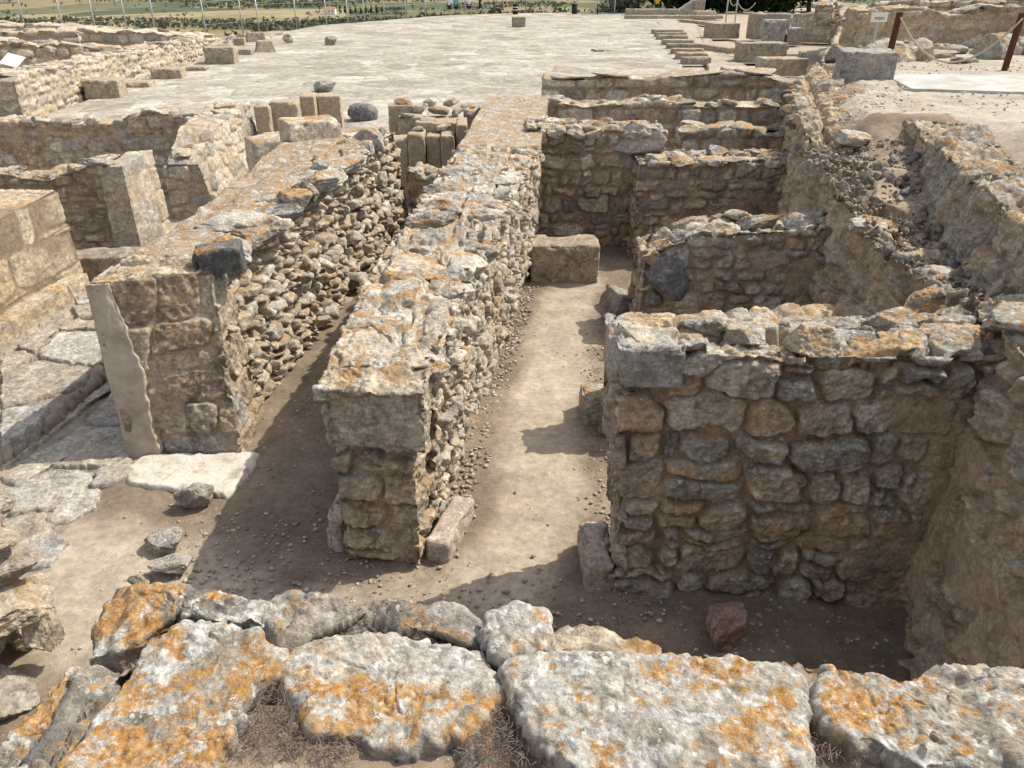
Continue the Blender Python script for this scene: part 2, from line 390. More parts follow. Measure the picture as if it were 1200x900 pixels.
def fields():
    t = NT('farmland'); P = t.vmul(t.P, (1, 1, 0)); Pw = t.vadd(P, t.vmul(t.noisec(P, .004, 3), (110, 110, 0)))
    _, vc = t.vor(t.vmul(Pw, (1, .62, 1)), .0085); r = t.sep(vc)
    c = t.ramp(r[0], [(.02, (.21, .18, .095)), (.2, (.10, .108, .055)), (.36, (.27, .225, .125)), (.5, (.085, .095, .05)), (.62, (.13, .13, .07)), (.75, (.22, .18, .10)), (.9, (.08, .09, .05))], True)
    c = t.val(c, t.rng(t.noise(P, .02, 8, .7), .3, .7, .72, 1.28)); c = t.val(c, t.rng(t.noise(P, .25, 5, .7), .3, .7, .8, 1.2))
    dd = t.sep(t.P)[2]
    near = earth_c = t.ramp(t.noise(P, .4, 8, .7), [(.3, (.17, .16, .08)), (.55, (.30, .25, .15)), (.7, (.38, .33, .22))])
    c = t.mix(t.rng(dd, -34, -28), c, near)
    return t.out(c)
M['fields'] = fields()

def leafm(name, cols, tr=.25):
    t = NT(name)
    a = t.n.new('ShaderNodeAttribute'); a.attribute_name = 'st'; sp = t.n.new('ShaderNodeSeparateColor'); t.l.new(a.outputs['Color'], sp.inputs[0])
    c = t.ramp(sp.outputs[0], [(i / max(1, len(cols) - 1), q) for i, q in enumerate(cols)])
    t.b.inputs['Roughness'].default_value = .7
    t.b.inputs['Subsurface Weight'].default_value = 0
    return t.out(c)
M['olive'] = leafm('olive_leaves', [(.075, .085, .06), (.11, .12, .085), (.155, .165, .12)])
M['pine'] = leafm('dark_leaves', [(.014, .022, .010), (.028, .042, .014), (.05, .075, .02)])
M['bright'] = leafm('bright_leaves', [(.04, .075, .015), (.075, .13, .03), (.12, .19, .05)])
M['scrub'] = leafm('scrub_leaves', [(.075, .085, .05), (.12, .125, .075), (.19, .18, .115)])
M['pebble'] = leafm('pebble_stone', [(.22, .185, .14), (.34, .29, .225), (.5, .45, .38)])
M['chips'] = leafm('stone_chips', [(.30, .26, .20), (.42, .37, .30), (.56, .51, .44)])
M['straw'] = leafm('dry_straw', [(.05, .036, .03), (.12, .09, .075), (.22, .18, .15)])

def flat(name, c, rough=.6, metal=0, var=.15, s=12):
    t = NT(name); n = t.noise(t.P, s, 6, .65)
    t.b.inputs['Metallic'].default_value = metal
    return t.out(t.val(t.ramp(n, [(.2, c), (.8, c)]), t.rng(n, .3, .7, 1 - var, 1 + var)), t.bump(n, .1, .01), rough)
M['rust'] = flat('rusted_steel', (.085, .035, .02), .8, 0, .35, 25)
M['rope'] = flat('rope_fibre', (.42, .38, .32), .9)
M['steel'] = flat('galvanised_steel', (.40, .41, .41), .5, .3)
M['slab'] = flat('pale_concrete', (.43, .415, .38), .85, 0, .3, 2.5)
M['black'] = flat('black_plastic', (.025, .025, .025), .5)
M['signw'] = flat('white_board', (.72, .70, .64), .6, 0, .05)
M['ink'] = flat('dark_ink', (.04, .04, .045), .7)
M['bark'] = flat('bark', (.10, .075, .05), .95, 0, .3)
M['roof'] = flat('grey_roofing', (.42, .41, .38), .8)
M['white'] = flat('whitewash', (.72, .70, .66), .8, 0, .08)
M['tile'] = flat('roof_tile', (.36, .19, .11), .85)
M['skin'] = flat('skin', (.42, .26, .18), .6, 0, .04)
M['teal'] = flat('teal_cloth', (.12, .42, .40), .9); M['whitec'] = flat('white_cloth', (.68, .68, .70), .9)
M['darkc'] = flat('dark_cloth', (.03, .03, .045), .9); M['yellow'] = flat('yellow_cloth', (.70, .42, .03), .9)
M['hair'] = flat('dark_hair', (.05, .035, .025), .7)

# ------------------------------------------------------------------ shape builders
def loft(st, res):
    S = np.array(st, float)
    rings = []
    for i in range(len(S) - 1):
        L = np.linalg.norm(S[i + 1].mean(0) - S[i].mean(0)); n = max(1, int(math.ceil(L / res)))
        for k in range(n): rings.append(S[i] + (S[i + 1] - S[i]) * k / n)
    rings.append(S[-1]); R = np.array(rings); m = len(R)
    nu = max(2, int(math.ceil(np.linalg.norm(S[:, 1] - S[:, 0], axis=1).max() / res)))
    nw = max(2, int(math.ceil(np.linalg.norm(S[:, 2] - S[:, 1], axis=1).max() / res)))
    tu = np.linspace(0, 1, nu + 1); tw = np.linspace(0, 1, nw + 1)
    A, B, C, D = R[:, 0], R[:, 1], R[:, 2], R[:, 3]
    lerp = lambda a, b, t: a[:, None, :] + (b - a)[:, None, :] * t[None, :, None]
    G = np.concatenate([lerp(A, B, tu), lerp(B, C, tw)[:, 1:], lerp(C, D, tu)[:, 1:]], 1)
    K = G.shape[1]
    def gridF(a, b):
        i = np.arange(a * b).reshape(a, b)
        return np.stack([i[:-1, :-1], i[1:, :-1], i[1:, 1:], i[:-1, 1:]], -1).reshape(-1, 4)
    V = [G.reshape(-1, 3)]; F = [gridF(m, K)]; off = m * K
    for q in (0, m - 1):
        l = A[q] + (B[q] - A[q]) * tu[:, None]; r = D[q] + (C[q] - D[q]) * tu[:, None]
        cap = l[None] + (r - l)[None] * tw[:, None, None]
        V.append(cap.reshape(-1, 3)); F.append(gridF(nw + 1, nu + 1) + off); off += (nw + 1) * (nu + 1)
    cen = np.concatenate(V).mean(0)
    cens = [None, R[1].mean(0), R[-2].mean(0)]
    for j in range(3):
        AV = np.concatenate(V); f = F[j]; a = AV[f[:, 0]]
        fn = np.cross(AV[f[:, 2]] - a, AV[f[:, 3]] - AV[f[:, 1]])
        if j == 0:
            ringc = np.repeat(R.mean(1), K, 0); c = ringc[np.minimum(f[:, 0], m * K - 1)]
        else: c = cens[j]
        if (fn * (a - c)).sum() < 0: F[j] = f[:, ::-1]
    V = np.concatenate(V); F = np.concatenate(F)
    key = np.round(V * 4000).astype(np.int64)
    _, idx, inv = np.unique(key, axis=0, return_index=True, return_inverse=True)
    inv = inv.ravel()
    return V[idx], inv[F]

def stonify(V, N, axis, cell, depth, seed, gap=.01, rnd=.03, prot=.02, tilt=.12, warp=.02, rough=.006, cover=None, lump=.03, jit=.85, skip=.12, pn=3.2, jw=.5, wexp=.55, chis=.012, style='cell', split=.2, inset=.012, topcell=None, topdepth=1.):
    a = np.array([axis[0], axis[1], 0.]); a /= np.linalg.norm(a); w = np.array([-a[1], a[0], 0])
    P = np.stack([V @ a, V @ w, V[:, 2]], 1)
    cm = min(cell)
    Pw = P + warp * np.stack([fbm(P / cm * 1.3, 3, seed + 50), fbm(P / cm * 1.3, 3, seed + 60), fbm(P / cm * 1.3, 3, seed + 70)], 1)
    if style == 'course':
        na, nw_ = np.abs(N @ a), np.abs(N @ w)
        top = np.abs(N[:, 2]) > .72; end = (na > nw_ * 1.05) & ~top
        U = np.where(end, Pw[:, 1] + 37.3, Pw[:, 0]); Zc = np.where(top, Pw[:, 1] * 1.0 + 61.7, Pw[:, 2])
        e = np.zeros(len(V)); s1 = Pw.copy(); r1 = np.zeros(len(V)); ra = r1.copy(); rb = r1.copy()
        for g, mk_ in enumerate((top, end, ~top & ~end)):
            ix = np.where(mk_)[0]
            if len(ix) == 0: continue
            cc_ = (topcell[0], 1, topcell[1]) if (g == 0 and topcell) else (cell[0], cell[1], cell[2] * (1.5 if g == 0 else 1))
            e[ix], cu, cz, r1[ix], ra[ix], rb[ix] = courses(U[ix], Zc[ix], cc_, seed + g * 7, split, inset)
            if g == 0: s1[ix, 0] = cu; s1[ix, 1] = cz - 61.7
            elif g == 1: s1[ix, 1] = cu - 37.3; s1[ix, 2] = cz
            else: s1[ix, 0] = cu; s1[ix, 2] = cz
    else:
        e, s1, r1, ra, rb = worley(Pw, cell, seed, jit, skip, pn, jw, wexp)
    x = np.clip((e - gap) / rnd, 0, 1); prof = 1 - (1 - x) ** 3
    if cover is not None:
        cv = np.clip(cover(P, V), 0, 1); prof = prof * (1 - cv)
    D = Pw - s1
    rv = np.stack([ra - .5, rb - .5, r1 - .5], 1) * 2
    dep_ = depth * (1 - (1 - topdepth) * sst((N[:, 2] - .5) / .3))
    h = -dep_ * (1 - prof) + prof * ((ra - .5) * 2 * prot + tilt * (D * rv).sum(1))
    h = h - prof * chis * np.abs(fbm(P * 9 + ra[:, None] * 7, 3, seed + 12, .55))
    if cover is not None: h = h + cv * depth * .75
    h = h + rough * fbm(P * 22, 4, seed + 5, .6) * (.4 + prof) + lump * fbm(P * 1.6, 3, seed + 8)
    if style == 'course': h = h - .022 * ((N[:, 2] > .4) & (N[:, 2] < .9)) * (V[:, 2] > .3)
    mask = sst((e - gap * .55) / (.008 + gap * .4))
    if cover is not None: mask = mask * (1 - cv)
    at = np.stack([r1, mask, ra, np.ones_like(r1)], 1)
    return V + N * h[:, None], at

def masonry(name, st, res, mat, parent, cell, depth, seed, extra=(), post=None, **kw):
    V, F = loft(st, res)
    N = vnormals(V, F)
    ax = np.array(st[-1], float).mean(0) - np.array(st[0], float).mean(0)
    V2, at = stonify(V, N, ax, cell, depth, seed, **kw)
    if post: V2 = post(V2)
    return link(name, mesh_np(name, [(V2, F, at)] + list(extra), mat), parent)

_ico = {}
def ico(sub):
    if sub not in _ico:
        bm = bmesh.new(); bmesh.ops.create_icosphere(bm, subdivisions=sub, radius=1)
        V = np.array([v.co[:] for v in bm.verts]); F = np.array([[v.index for v in f.verts] for f in bm.faces]); bm.free()
        _ico[sub] = (V / np.linalg.norm(V, axis=1)[:, None], F)
    return _ico[sub]

def rock(seed, sub=4, planes=17, box=.5, rough=.04, cut=.27):
    """faceted stone in a unit-ish box"""
    r = np.random.default_rng(seed); V, F = ico(sub); V = V.copy()
    pn = 2 / box
    V = V / ((np.abs(V) ** pn).sum(1) ** (1 / pn))[:, None]
    V *= .9
    for _ in range(planes):
        n = r.normal(size=3); n /= np.linalg.norm(n); d = r.uniform(1 - cut * 1.9, 1.05) * .92
        k = V @ n - d; V -= np.where(k > 0, k, 0)[:, None] * n * .93
    N = vnormals(V, F)
    V = V + N * (fbm(V * 1.6 + seed, 3, seed) * .05 + fbm(V * 5 + seed, 4, seed + 1, .6) * rough - .045 * np.abs(fbm(V * 3.4 + seed, 4, seed + 2, .6)) + .016 * fbm(V * 17 + seed, 4, seed + 3, .65))[:, None]
    return V, F
ROCKS = [rock(100 + i, 5) for i in range(14)]
NEAR = [rock(100 + i, 6) for i in range(14)]
ROCKS3 = [rock(100 + i, 3) for i in range(14)]
ROUND = [rock(300 + i, 5, 5, .8, .03, .16) for i in range(4)]
def rot3(rx, ry, rz):
    return np.array((Matrix.Rotation(rz, 3, 'Z') @ Matrix.Rotation(ry, 3, 'Y') @ Matrix.Rotation(rx, 3, 'X')))

def rock_obj(name, i, loc, size, rot, mat, parent=None, sub=4):
    """a separate stone; the mesh is made at its real size"""
    V, F = ROUND[i % 4] if sub == 'r' else NEAR[i % 14] if sub == 6 else (ROCKS if sub == 4 else ROCKS3)[i % 14]
    R = rot3(*rot)
    W_ = (V * np.array(size) * .5) @ R.T
    o = bpy.data.objects.new(name, mesh_np(name, [(W_, F, None)], mat)); COL.objects.link(o)
    if parent is None: o.location = loc
    else:
        o.parent = parent; o.location = Vector(loc) - parent.location
    return o

def boxmesh(size, res, rad, seed, chip=.02, lump=.012, taper=0.):
    sx, sy, sz = size; hx, hy, hz = sx / 2, sy / 2, sz
    st = [[(-hx, -hy, 0), (-hx, -hy, hz), (-hx, hy, hz), (-hx, hy, 0)], [(hx, -hy, 0), (hx, -hy, hz), (hx, hy, hz), (hx, hy, 0)]]
    V, F = loft(st, res)
    lo = np.array([-hx, -hy, -1.]) + rad; hi = np.array([hx, hy, hz]) - rad
    c = np.clip(V, lo, hi); d = V - c; L = np.linalg.norm(d, axis=1)
    V = np.where(L[:, None] > 1e-6, c + d / np.maximum(L, 1e-6)[:, None] * rad, V)
    ed = np.sort(np.stack([hx - np.abs(V[:, 0]), hy - np.abs(V[:, 1]), hz - V[:, 2]], 1), 1)[:, 1]
    N = vnormals(V, F)
    ch = np.clip(fbm(V * 3.5 + seed * 3.1, 4, seed, .6) - .05, 0, 1) * np.exp(-ed / .05) * chip * 4
    V = V + N * (lump * fbm(V * 2.2 + seed, 3, seed + 2) + .004 * fbm(V * 18, 4, seed + 3, .6) - ch)[:, None]
    if taper: V[:, :2] *= (1 - taper * V[:, 2:3] / sz)
    return V, F

def block(name, loc, size, rz, mat, label, cat, seed, res=.03, rad=.025, chip=.03, parent=None, group=None, lump=.015, taper=0., tilt=(0, 0)):
    V, F = boxmesh(size, res, rad, seed, chip, lump, taper)
    V = V @ rot3(tilt[0], tilt[1], rz).T
    me = mesh_np(name, [(V, F, None)], mat)
    o = bpy.data.objects.new(name, me); COL.objects.link(o)
    if parent is not None:
        o.parent = parent; o.location = Vector(loc) - parent.location
    else: o.location = loc
    if label: tag(o, label, cat, group)
    return o

def slab_poly(pts, z, th, res=.012, seed=0, dome=.01, rough=.008, edge=.03, tilt=(0, 0), tilt0=None, ragged=.012):
    """stone slab with a traced outline: fine top, rounded broken edge, sides of real thickness"""
    p = np.array(pts, float); c = p.mean(0); q = p - c
    L = np.linalg.norm(np.roll(p, -1, 0) - p, axis=1).sum(); nt = max(24, int(L / res))
    seg = np.linalg.norm(np.roll(q, -1, 0) - q, axis=1); cs = np.concatenate([[0], np.cumsum(seg)])
    u = np.arange(nt) / nt * cs[-1]; j = np.searchsorted(cs, u, 'right') - 1; j = np.clip(j, 0, len(q) - 1)
    f = ((u - cs[j]) / seg[j])[:, None]; b = q[j] * (1 - f) + np.roll(q, -1, 0)[j] * f
    for _ in range(2): b = (np.roll(b, 1, 0) + b * 2 + np.roll(b, -1, 0)) / 4
    rr = np.linalg.norm(b, axis=1)
    nr = max(5, int(rr.max() / res)); ns = max(3, int(th / (res * 1.6)))
    bn = np.stack([b[:, 0] + c[0], b[:, 1] + c[1], np.full(nt, z)], 1)
    b = b * (1 + ragged * fbm(bn * 14, 5, seed, .65) / np.maximum(rr, .05))[:, None] if ragged else b
    rings = []
    for k in range(1, nr + 1):
        t = k / nr; d = (1 - t) * rr
        xy = b * t
        zz = -edge * np.exp(-d / (edge * .55)) * .6
        rings.append(np.stack([xy[:, 0], xy[:, 1], zz], 1))
    for k in range(1, ns + 1):
        t = k / ns
        bulge = 1 + (.02 + .03 * math.sin(t * math.pi))
        rings.append(np.stack([b[:, 0] * bulge, b[:, 1] * bulge, np.full(nt, -edge * .6 - t * (th - edge * .6))], 1))
    V = np.concatenate([np.zeros((1, 3)), np.concatenate(rings)])
    i = np.arange(nt); i2 = (i + 1) % nt
    F = [np.stack([1 + k * nt + i, 1 + (k + 1) * nt + i, 1 + (k + 1) * nt + i2, 1 + k * nt + i2], 1) for k in range(nr + ns - 1)]
    F = np.concatenate(F); T = np.stack([np.zeros(nt, int), 1 + i, 1 + i2], 1)
    V[:, 0] += c[0]; V[:, 1] += c[1]; V[:, 2] += z
    # orientation
    a = np.cross(V[T[:, 1]] - V[T[:, 0]], V[T[:, 2]] - V[T[:, 0]])[:, 2].sum()
    if a < 0: F = F[:, ::-1]; T = T[:, ::-1]
    N = vnormals(V, F) ; N[0] = (0, 0, 1)
    h = dome * fbm(V * 2.3, 3, seed + 1) * 1.0 + rough * fbm(V * 11, 5, seed + 2, .62) + rough * .35 * fbm(V * 45, 3, seed + 3, .6)
    # flaking: stepped layers
    lay = fbm(V * 3.1 + 7, 4, seed + 4); h = h + rough * .9 * np.tanh(lay * 9)
    h = h - rough * .7 * np.clip(1 - np.abs(fbm(V * 4.3 + seed, 4, seed + 6, .6)) / .06, 0, 1) - rough * 1.3 * np.clip(fbm(V * 13 + 5, 4, seed + 7, .6) - .3, 0, 1)
    V = V + N * h[:, None]
    V[:, 2] += (V[:, 0] - c[0]) * tilt[0] + (V[:, 1] - c[1]) * tilt[1]
    return V, F, T

def slab_obj(name, pts, z, th, mat, parent=None, **kw):
    V, F, T = slab_poly(pts, z, th, **kw)
    me = mesh_np(name, [(V, F, None), (V[:1] * 0, np.zeros((0, 4), int), None)], mat) if False else None
    # one vertex block, quads + centre fan
    return link(name, mesh_np2(name, V, F, T, mat), parent)

def mesh_np2(name, V, F, T, mat, at=None):
    me = bpy.data.meshes.new(name)
    me.vertices.add(len(V)); me.vertices.foreach_set('co', V.astype(np.float32).ravel())
    lp = np.concatenate([F.ravel(), T.ravel()]).astype(np.int32)
    st = np.concatenate([np.arange(len(F)) * 4, len(F) * 4 + np.arange(len(T)) * 3]).astype(np.int32)
    me.loops.add(len(lp)); me.loops.foreach_set('vertex_index', lp)
    me.polygons.add(len(st)); me.polygons.foreach_set('loop_start', st); me.update(calc_edges=True)
    me.polygons.foreach_set('use_smooth', np.ones(len(st), bool))
    if at is not None:
        a = me.color_attributes.new('st', 'FLOAT_COLOR', 'POINT'); a.data.foreach_set('color', at.astype(np.float32).ravel())
    me.materials.append(mat); me.validate(); return me

def tube(pts, r, n=8):
    pts = np.array(pts, float); r = np.broadcast_to(np.array(r, float), (len(pts),))
    V = []
    for i, p in enumerate(pts):
        d = pts[min(i + 1, len(pts) - 1)] - pts[max(i - 1, 0)]; d /= np.linalg.norm(d) + 1e-9
        a = np.cross(d, (0, 0, 1) if abs(d[2]) < .9 else (1, 0, 0)); a /= np.linalg.norm(a); b = np.cross(d, a)
        t = np.arange(n) / n * 2 * math.pi
        V.append(p + r[i] * (np.cos(t)[:, None] * a + np.sin(t)[:, None] * b))
    m = len(pts); V = np.concatenate(V); i = np.arange(n); i2 = (i + 1) % n
    F = np.concatenate([np.stack([k * n + i, k * n + i2, (k + 1) * n + i2, (k + 1) * n + i], 1) for k in range(m - 1)])
    # end caps as fans of quads
    V = np.concatenate([V, pts[:1], pts[-1:]])
    c0, c1 = m * n, m * n + 1
    e = [[c0, i[k + 1 if k + 1 < n else 0], i[k], i[k]] for k in range(0)]
    T = np.concatenate([np.stack([np.full(n, c0), i2, i], 1), np.stack([np.full(n, c1), (m - 1) * n + i, (m - 1) * n + i2], 1)])
    return V, F, T
def tube_obj(name, pts, r, mat, parent=None, n=8):
    V, F, T = tube(pts, r, n); return link(name, mesh_np2(name, V, F, T, mat), parent)

def bevbox(name, lo, hi, mat, parent=None, bev=.006, rz=0, loc=None, tilt=None):
    bm = bmesh.new(); bmesh.ops.create_cube(bm, size=1)
    lo = Vector(lo); hi = Vector(hi)
    for v in bm.verts: v.co = Vector([lo[i] + (v.co[i] + .5) * (hi[i] - lo[i]) for i in range(3)])
    bmesh.ops.bevel(bm, geom=bm.edges[:], offset=bev, segments=2, affect='EDGES')
    if tilt: bmesh.ops.rotate(bm, verts=bm.verts, cent=(0, 0, 0), matrix=Matrix.Rotation(tilt[0], 3, 'X') @ Matrix.Rotation(tilt[1], 3, 'Y'))
    bmesh.ops.rotate(bm, verts=bm.verts, cent=(0, 0, 0), matrix=Matrix.Rotation(rz, 3, 'Z'))
    if loc: bmesh.ops.translate(bm, verts=bm.verts, vec=loc)
    me = bpy.data.meshes.new(name); bm.to_mesh(me); bm.free(); me.materials.append(mat)
    return link(name, me, parent)

def leaves(center, radii, n, size, seed, lumps=9, fill=.5):
    """leaf faces spread through an uneven crown volume"""
    r = np.random.default_rng(seed); c = np.array(center, float); R = np.array(radii, float)
    lc = r.normal(size=(lumps, 3)); lc /= np.linalg.norm(lc, axis=1)[:, None]; lc *= r.uniform(.25, .72, (lumps, 1)); lr = r.uniform(.28, .5, lumps)
    k = r.integers(0, lumps, n); d = r.normal(size=(n, 3)); d /= np.linalg.norm(d, axis=1)[:, None]
    p = lc[k] + d * (lr[k] * r.uniform(fill, 1.05, n))[:, None]
    p = c + p * R
    a = r.normal(size=(n, 3)); a /= np.linalg.norm(a, axis=1)[:, None]
    b = np.cross(a, r.normal(size=(n, 3))); b /= np.linalg.norm(b, axis=1)[:, None] + 1e-9
    s = (size * r.uniform(.55, 1.3, n))[:, None]
    V = np.stack([p - a * s, p - b * s * .45, p + a * s, p + b * s * .45], 1).reshape(-1, 3)
    F = np.arange(n * 4).reshape(n, 4)
    cl = np.repeat(np.clip(r.uniform(0, 1, lumps)[k] * .6 + r.uniform(0, .4, n), 0, 1), 4)
    return V, F, np.stack([cl, cl, cl, np.ones_like(cl)], 1)

# ------------------------------------------------------------------ the setting
def yedge(x):
    return np.interp(x, [-200, -60, -39, -29, -20, -13, -5, 0, 12, 40, 120], [120, 84, 72, 63, 60, 77, 88, 91, 94, 112, 150])
def ground_z(x, y):
    d = np.maximum(y - yedge(x), 0)
    d = np.maximum(d, np.maximum(-60 - x, 0))
    z = -np.clip(d * .42, 0, 35)
    far = np.clip((np.hypot(x, y) - 2600) / 4000, 0, 1)
    z = z + far ** 1.3 * 420 * (1 + .6 * np.sin(x / 900.) + .3 * np.sin(x / 370. + 2))
    return z
def axis_lines(lo, hi, step, far, g=1.16):
    a = list(np.arange(lo, hi + step / 2, step)); s = step
    while a[-1] < far: s *= g; a.append(a[-1] + s)
    s = step
    while a[0] > -far: s *= g; a.insert(0, a[0] - s)
    return np.array(a)
gx = axis_lines(-4.5, 3.2, .03, 9000); gy = axis_lines(2.4, 11.5, .035, 9000)
X, Y = np.meshgrid(gx, gy, indexing='ij'); xx, yy = X.ravel(), Y.ravel()
zz = ground_z(xx, yy)
q = np.stack([xx, yy, xx * 0], 1)
nearm = np.clip(1 - np.hypot(xx, yy - 7) / 60, 0, 1)
zz = zz + nearm * (.018 * fbm(q * .9, 3, 3) + .011 * fbm(q * 5, 4, 4, .6)) - (1 - nearm) * .0
i = np.arange(len(xx)).reshape(X.shape)
GF = np.stack([i[:-1, :-1], i[1:, :-1], i[1:, 1:], i[:-1, 1:]], -1).reshape(-1, 4)
def seg_d(x, y, pl):
    d = np.full(len(x), 1e9)
    for (ax, ay), (bx_, by) in zip(pl[:-1], pl[1:]):
        t_ = np.clip(((x - ax) * (bx_ - ax) + (y - ay) * (by - ay)) / ((bx_ - ax) ** 2 + (by - ay) ** 2), 0, 1)
        d = np.minimum(d, np.hypot(x - ax - t_ * (bx_ - ax), y - ay - t_ * (by - ay)))
    return d
lit_walk = np.clip(1.35 - seg_d(xx, yy, [(-4.5, 5.2), (-3.2, 4.2), (-2.4, 3.95)]) / .75, 0, 1)          # pale on the sunlit walking lines; elsewhere shade is painted in as darker soil
lit_walk = np.maximum(lit_walk, np.clip(1.35 - seg_d(xx, yy, [(-.1, 4.3), (.15, 5), (.42, 7), (.75, 9.6), (1.0, 11)]) / .42, 0, 1))
lit_walk = np.maximum(lit_walk, np.clip(1.2 - seg_d(xx, yy, [(-2.4, 3.95), (-.1, 4.2)]) / .3, 0, 1) * .7)
lit_walk = np.where((yy > 12) | (xx < -5) | (xx > 5), 1, lit_walk)
gme = mesh_np('ground', [(np.stack([xx, yy, zz], 1), GF, np.stack([lit_walk, lit_walk, lit_walk, np.ones_like(lit_walk)], 1))], M['earth'])
gme.materials.append(M['fields'])
cy = yy[GF].mean(1); cx = xx[GF].mean(1)
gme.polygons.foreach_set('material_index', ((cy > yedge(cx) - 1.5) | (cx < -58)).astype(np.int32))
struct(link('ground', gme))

# court: uneven flagstone sheet
cgx = np.arange(-19, 10.01, .25); cgy = np.concatenate([np.arange(16.5, 40, .2), np.arange(40, 92.1, .6)])
X, Y = np.meshgrid(cgx, cgy, indexing='ij')
def court_right(y): return np.interp(y, [16, 37, 60, 90], [3.2, 7.6, 11.5, 17.5])
def court_left(y): return np.interp(y, [16, 28, 41, 56, 68, 80, 92], [-13.4, -14.2, -15.2, -16.5, -15.5, -9, -4])
t01 = (X + 19) / 29.; Xc = court_left(Y) + (court_right(Y) - court_left(Y)) * t01
Yc = np.minimum(Y, yedge(Xc) - 1.2)
qq = np.stack([Xc.ravel(), Yc.ravel(), Xc.ravel() * 0], 1)
zc = .15 + .03 * fbm(qq * .35, 3, 21) + .012 * fbm(qq * 2.2, 3, 22)
i = np.arange(X.size).reshape(X.shape)
CF = np.stack([i[:-1, :-1], i[1:, :-1], i[1:, 1:], i[:-1, 1:]], -1).reshape(-1, 4)
struct(link('courtyard_paving', mesh_np('courtyard_paving', [(np.stack([qq[:, 0], qq[:, 1], zc], 1), CF, None)], M['court'])))

# right-hand terrace (higher ground behind the retaining wall)
TB_Y = [1.2, 3.5, 4.6, 7.5, 10.6, 14, 20, 26, 34, 45, 62, 90]
TB_X = [2.75, 3.1, 3.45, 3.85, 4.1, 5.2, 8.0, 10.6, 14.0, 17.9, 22.9, 30]
ty = np.concatenate([np.arange(1.2, 12, .05), np.arange(12, 30, .15), np.arange(30, 50, .8)])
tt = np.concatenate([np.arange(0, 3, .05), np.arange(3, 8, .2), np.array([9, 11, 14, 18, 25, 40, 70])])
Y, T_ = np.meshgrid(ty, tt, indexing='ij'); X = np.interp(Y, TB_Y, TB_X) + T_ + .12 * np.sin(Y * 2.1) * np.exp(-T_) + .08 * np.sin(Y * 5.3 + 1) * np.exp(-T_)
def terrace_z(x, y):
    t = x - np.interp(y, TB_Y, TB_X)
    z = np.interp(y, [0, 12, 20, 30, 60, 90], [2.3, 2.28, 2.15, 2.0, 2.4, 2.9])
    dip = np.clip(1 - np.abs(y - 6.8) / 3.2, 0, 1); dip = dip ** .6
    zl = 1.66 + .12 * np.clip((y - 6) / 4, -1, 1)
    k = np.clip((t - .75 - .12 * (y - 5)) / .7, 0, 1)
    z = z - .22 * np.clip(1 - t / .5, 0, 1) * (y > 9)
    return z * (1 - dip) + dip * (zl + (z - zl) * k)
Z = terrace_z(X.ravel(), Y.ravel())
qq = np.stack([X.ravel(), Y.ravel(), Y.ravel() * 0], 1)
nb_ = np.clip(1 - T_.ravel() / 1.6, 0, 1) * (Y.ravel() < 16)
Z = Z + .03 * fbm(qq * .8, 3, 31) + (.012 + .05 * nb_) * fbm(qq * 5, 5, 32, .65)
i = np.arange(X.size).reshape(X.shape)
TF = np.stack([i[:-1, :-1], i[1:, :-1], i[1:, 1:], i[:-1, 1:]], -1).reshape(-1, 4)[:, ::-1]
# skirt down to the ground along the west edge
TV = np.stack([qq[:, 0], qq[:, 1], Z], 1)
e0 = i[:, 0]; sk = TV[e0].copy(); sk[:, 2] = -.1
n0 = len(TV); SF = np.stack([e0[:-1], e0[1:], n0 + np.arange(1, len(e0)), n0 + np.arange(len(e0) - 1)], 1)
tme = mesh_np('terrace_ground', [(np.concatenate([TV, sk]), np.concatenate([TF, SF]), None)], M['gravel']); tme.materials.append(M['soil'])
tfy = Y.ravel()[TF].mean(1); tft = T_.ravel()[TF].mean(1); nz_ = fbm(np.stack([tft, tfy, tfy * 0], 1) * 2.2, 3, 71) * .35
soil_ = ((tfy > 3) & (tfy < 10.3) & (tft < 1.5 + nz_)) | ((tfy < 17) & (tft < .55 + nz_))
tme.polygons.foreach_set('material_index', np.concatenate([soil_.astype(np.int32), np.ones(len(SF), np.int32)]))
struct(link('terrace_ground', tme))

# terrace the photograph was taken from
fx = np.arange(-.86, 2.6, .04); fy = np.arange(-2.5, 1.35, .04)
X, Y = np.meshgrid(fx, fy, indexing='ij'); qq = np.stack([X.ravel(), Y.ravel(), X.ravel() * 0], 1)
Z = 2.235 + .02 * fbm(qq * 2, 3, 41) + .008 * fbm(qq * 14, 4, 42)
i = np.arange(X.size).reshape(X.shape)
FF = np.stack([i[:-1, :-1], i[1:, :-1], i[1:, 1:], i[:-1, 1:]], -1).reshape(-1, 4)
struct(link('viewing_terrace_ground', mesh_np('viewing_terrace_ground', [(np.stack([qq[:, 0], qq[:, 1], Z], 1), FF, None)], M['soil'])))

# ------------------------------------------------------------------ walls
SINK = .6
def caps(parent, pts, mat, seed, sub=4):
    """pts: (x, y, ztop, sx, sy, sz, rz)"""
    r = random.Random(seed)
    for k, (x, y, z, sx, sy, sz, rz) in enumerate(pts):
        rock_obj('capstone', seed + k * 5, (x, y, z - sz * SINK), (sx, sy, sz), (r.uniform(-.15, .15), r.uniform(-.15, .15), rz + r.uniform(-.2, .2)), mat, parent, sub)

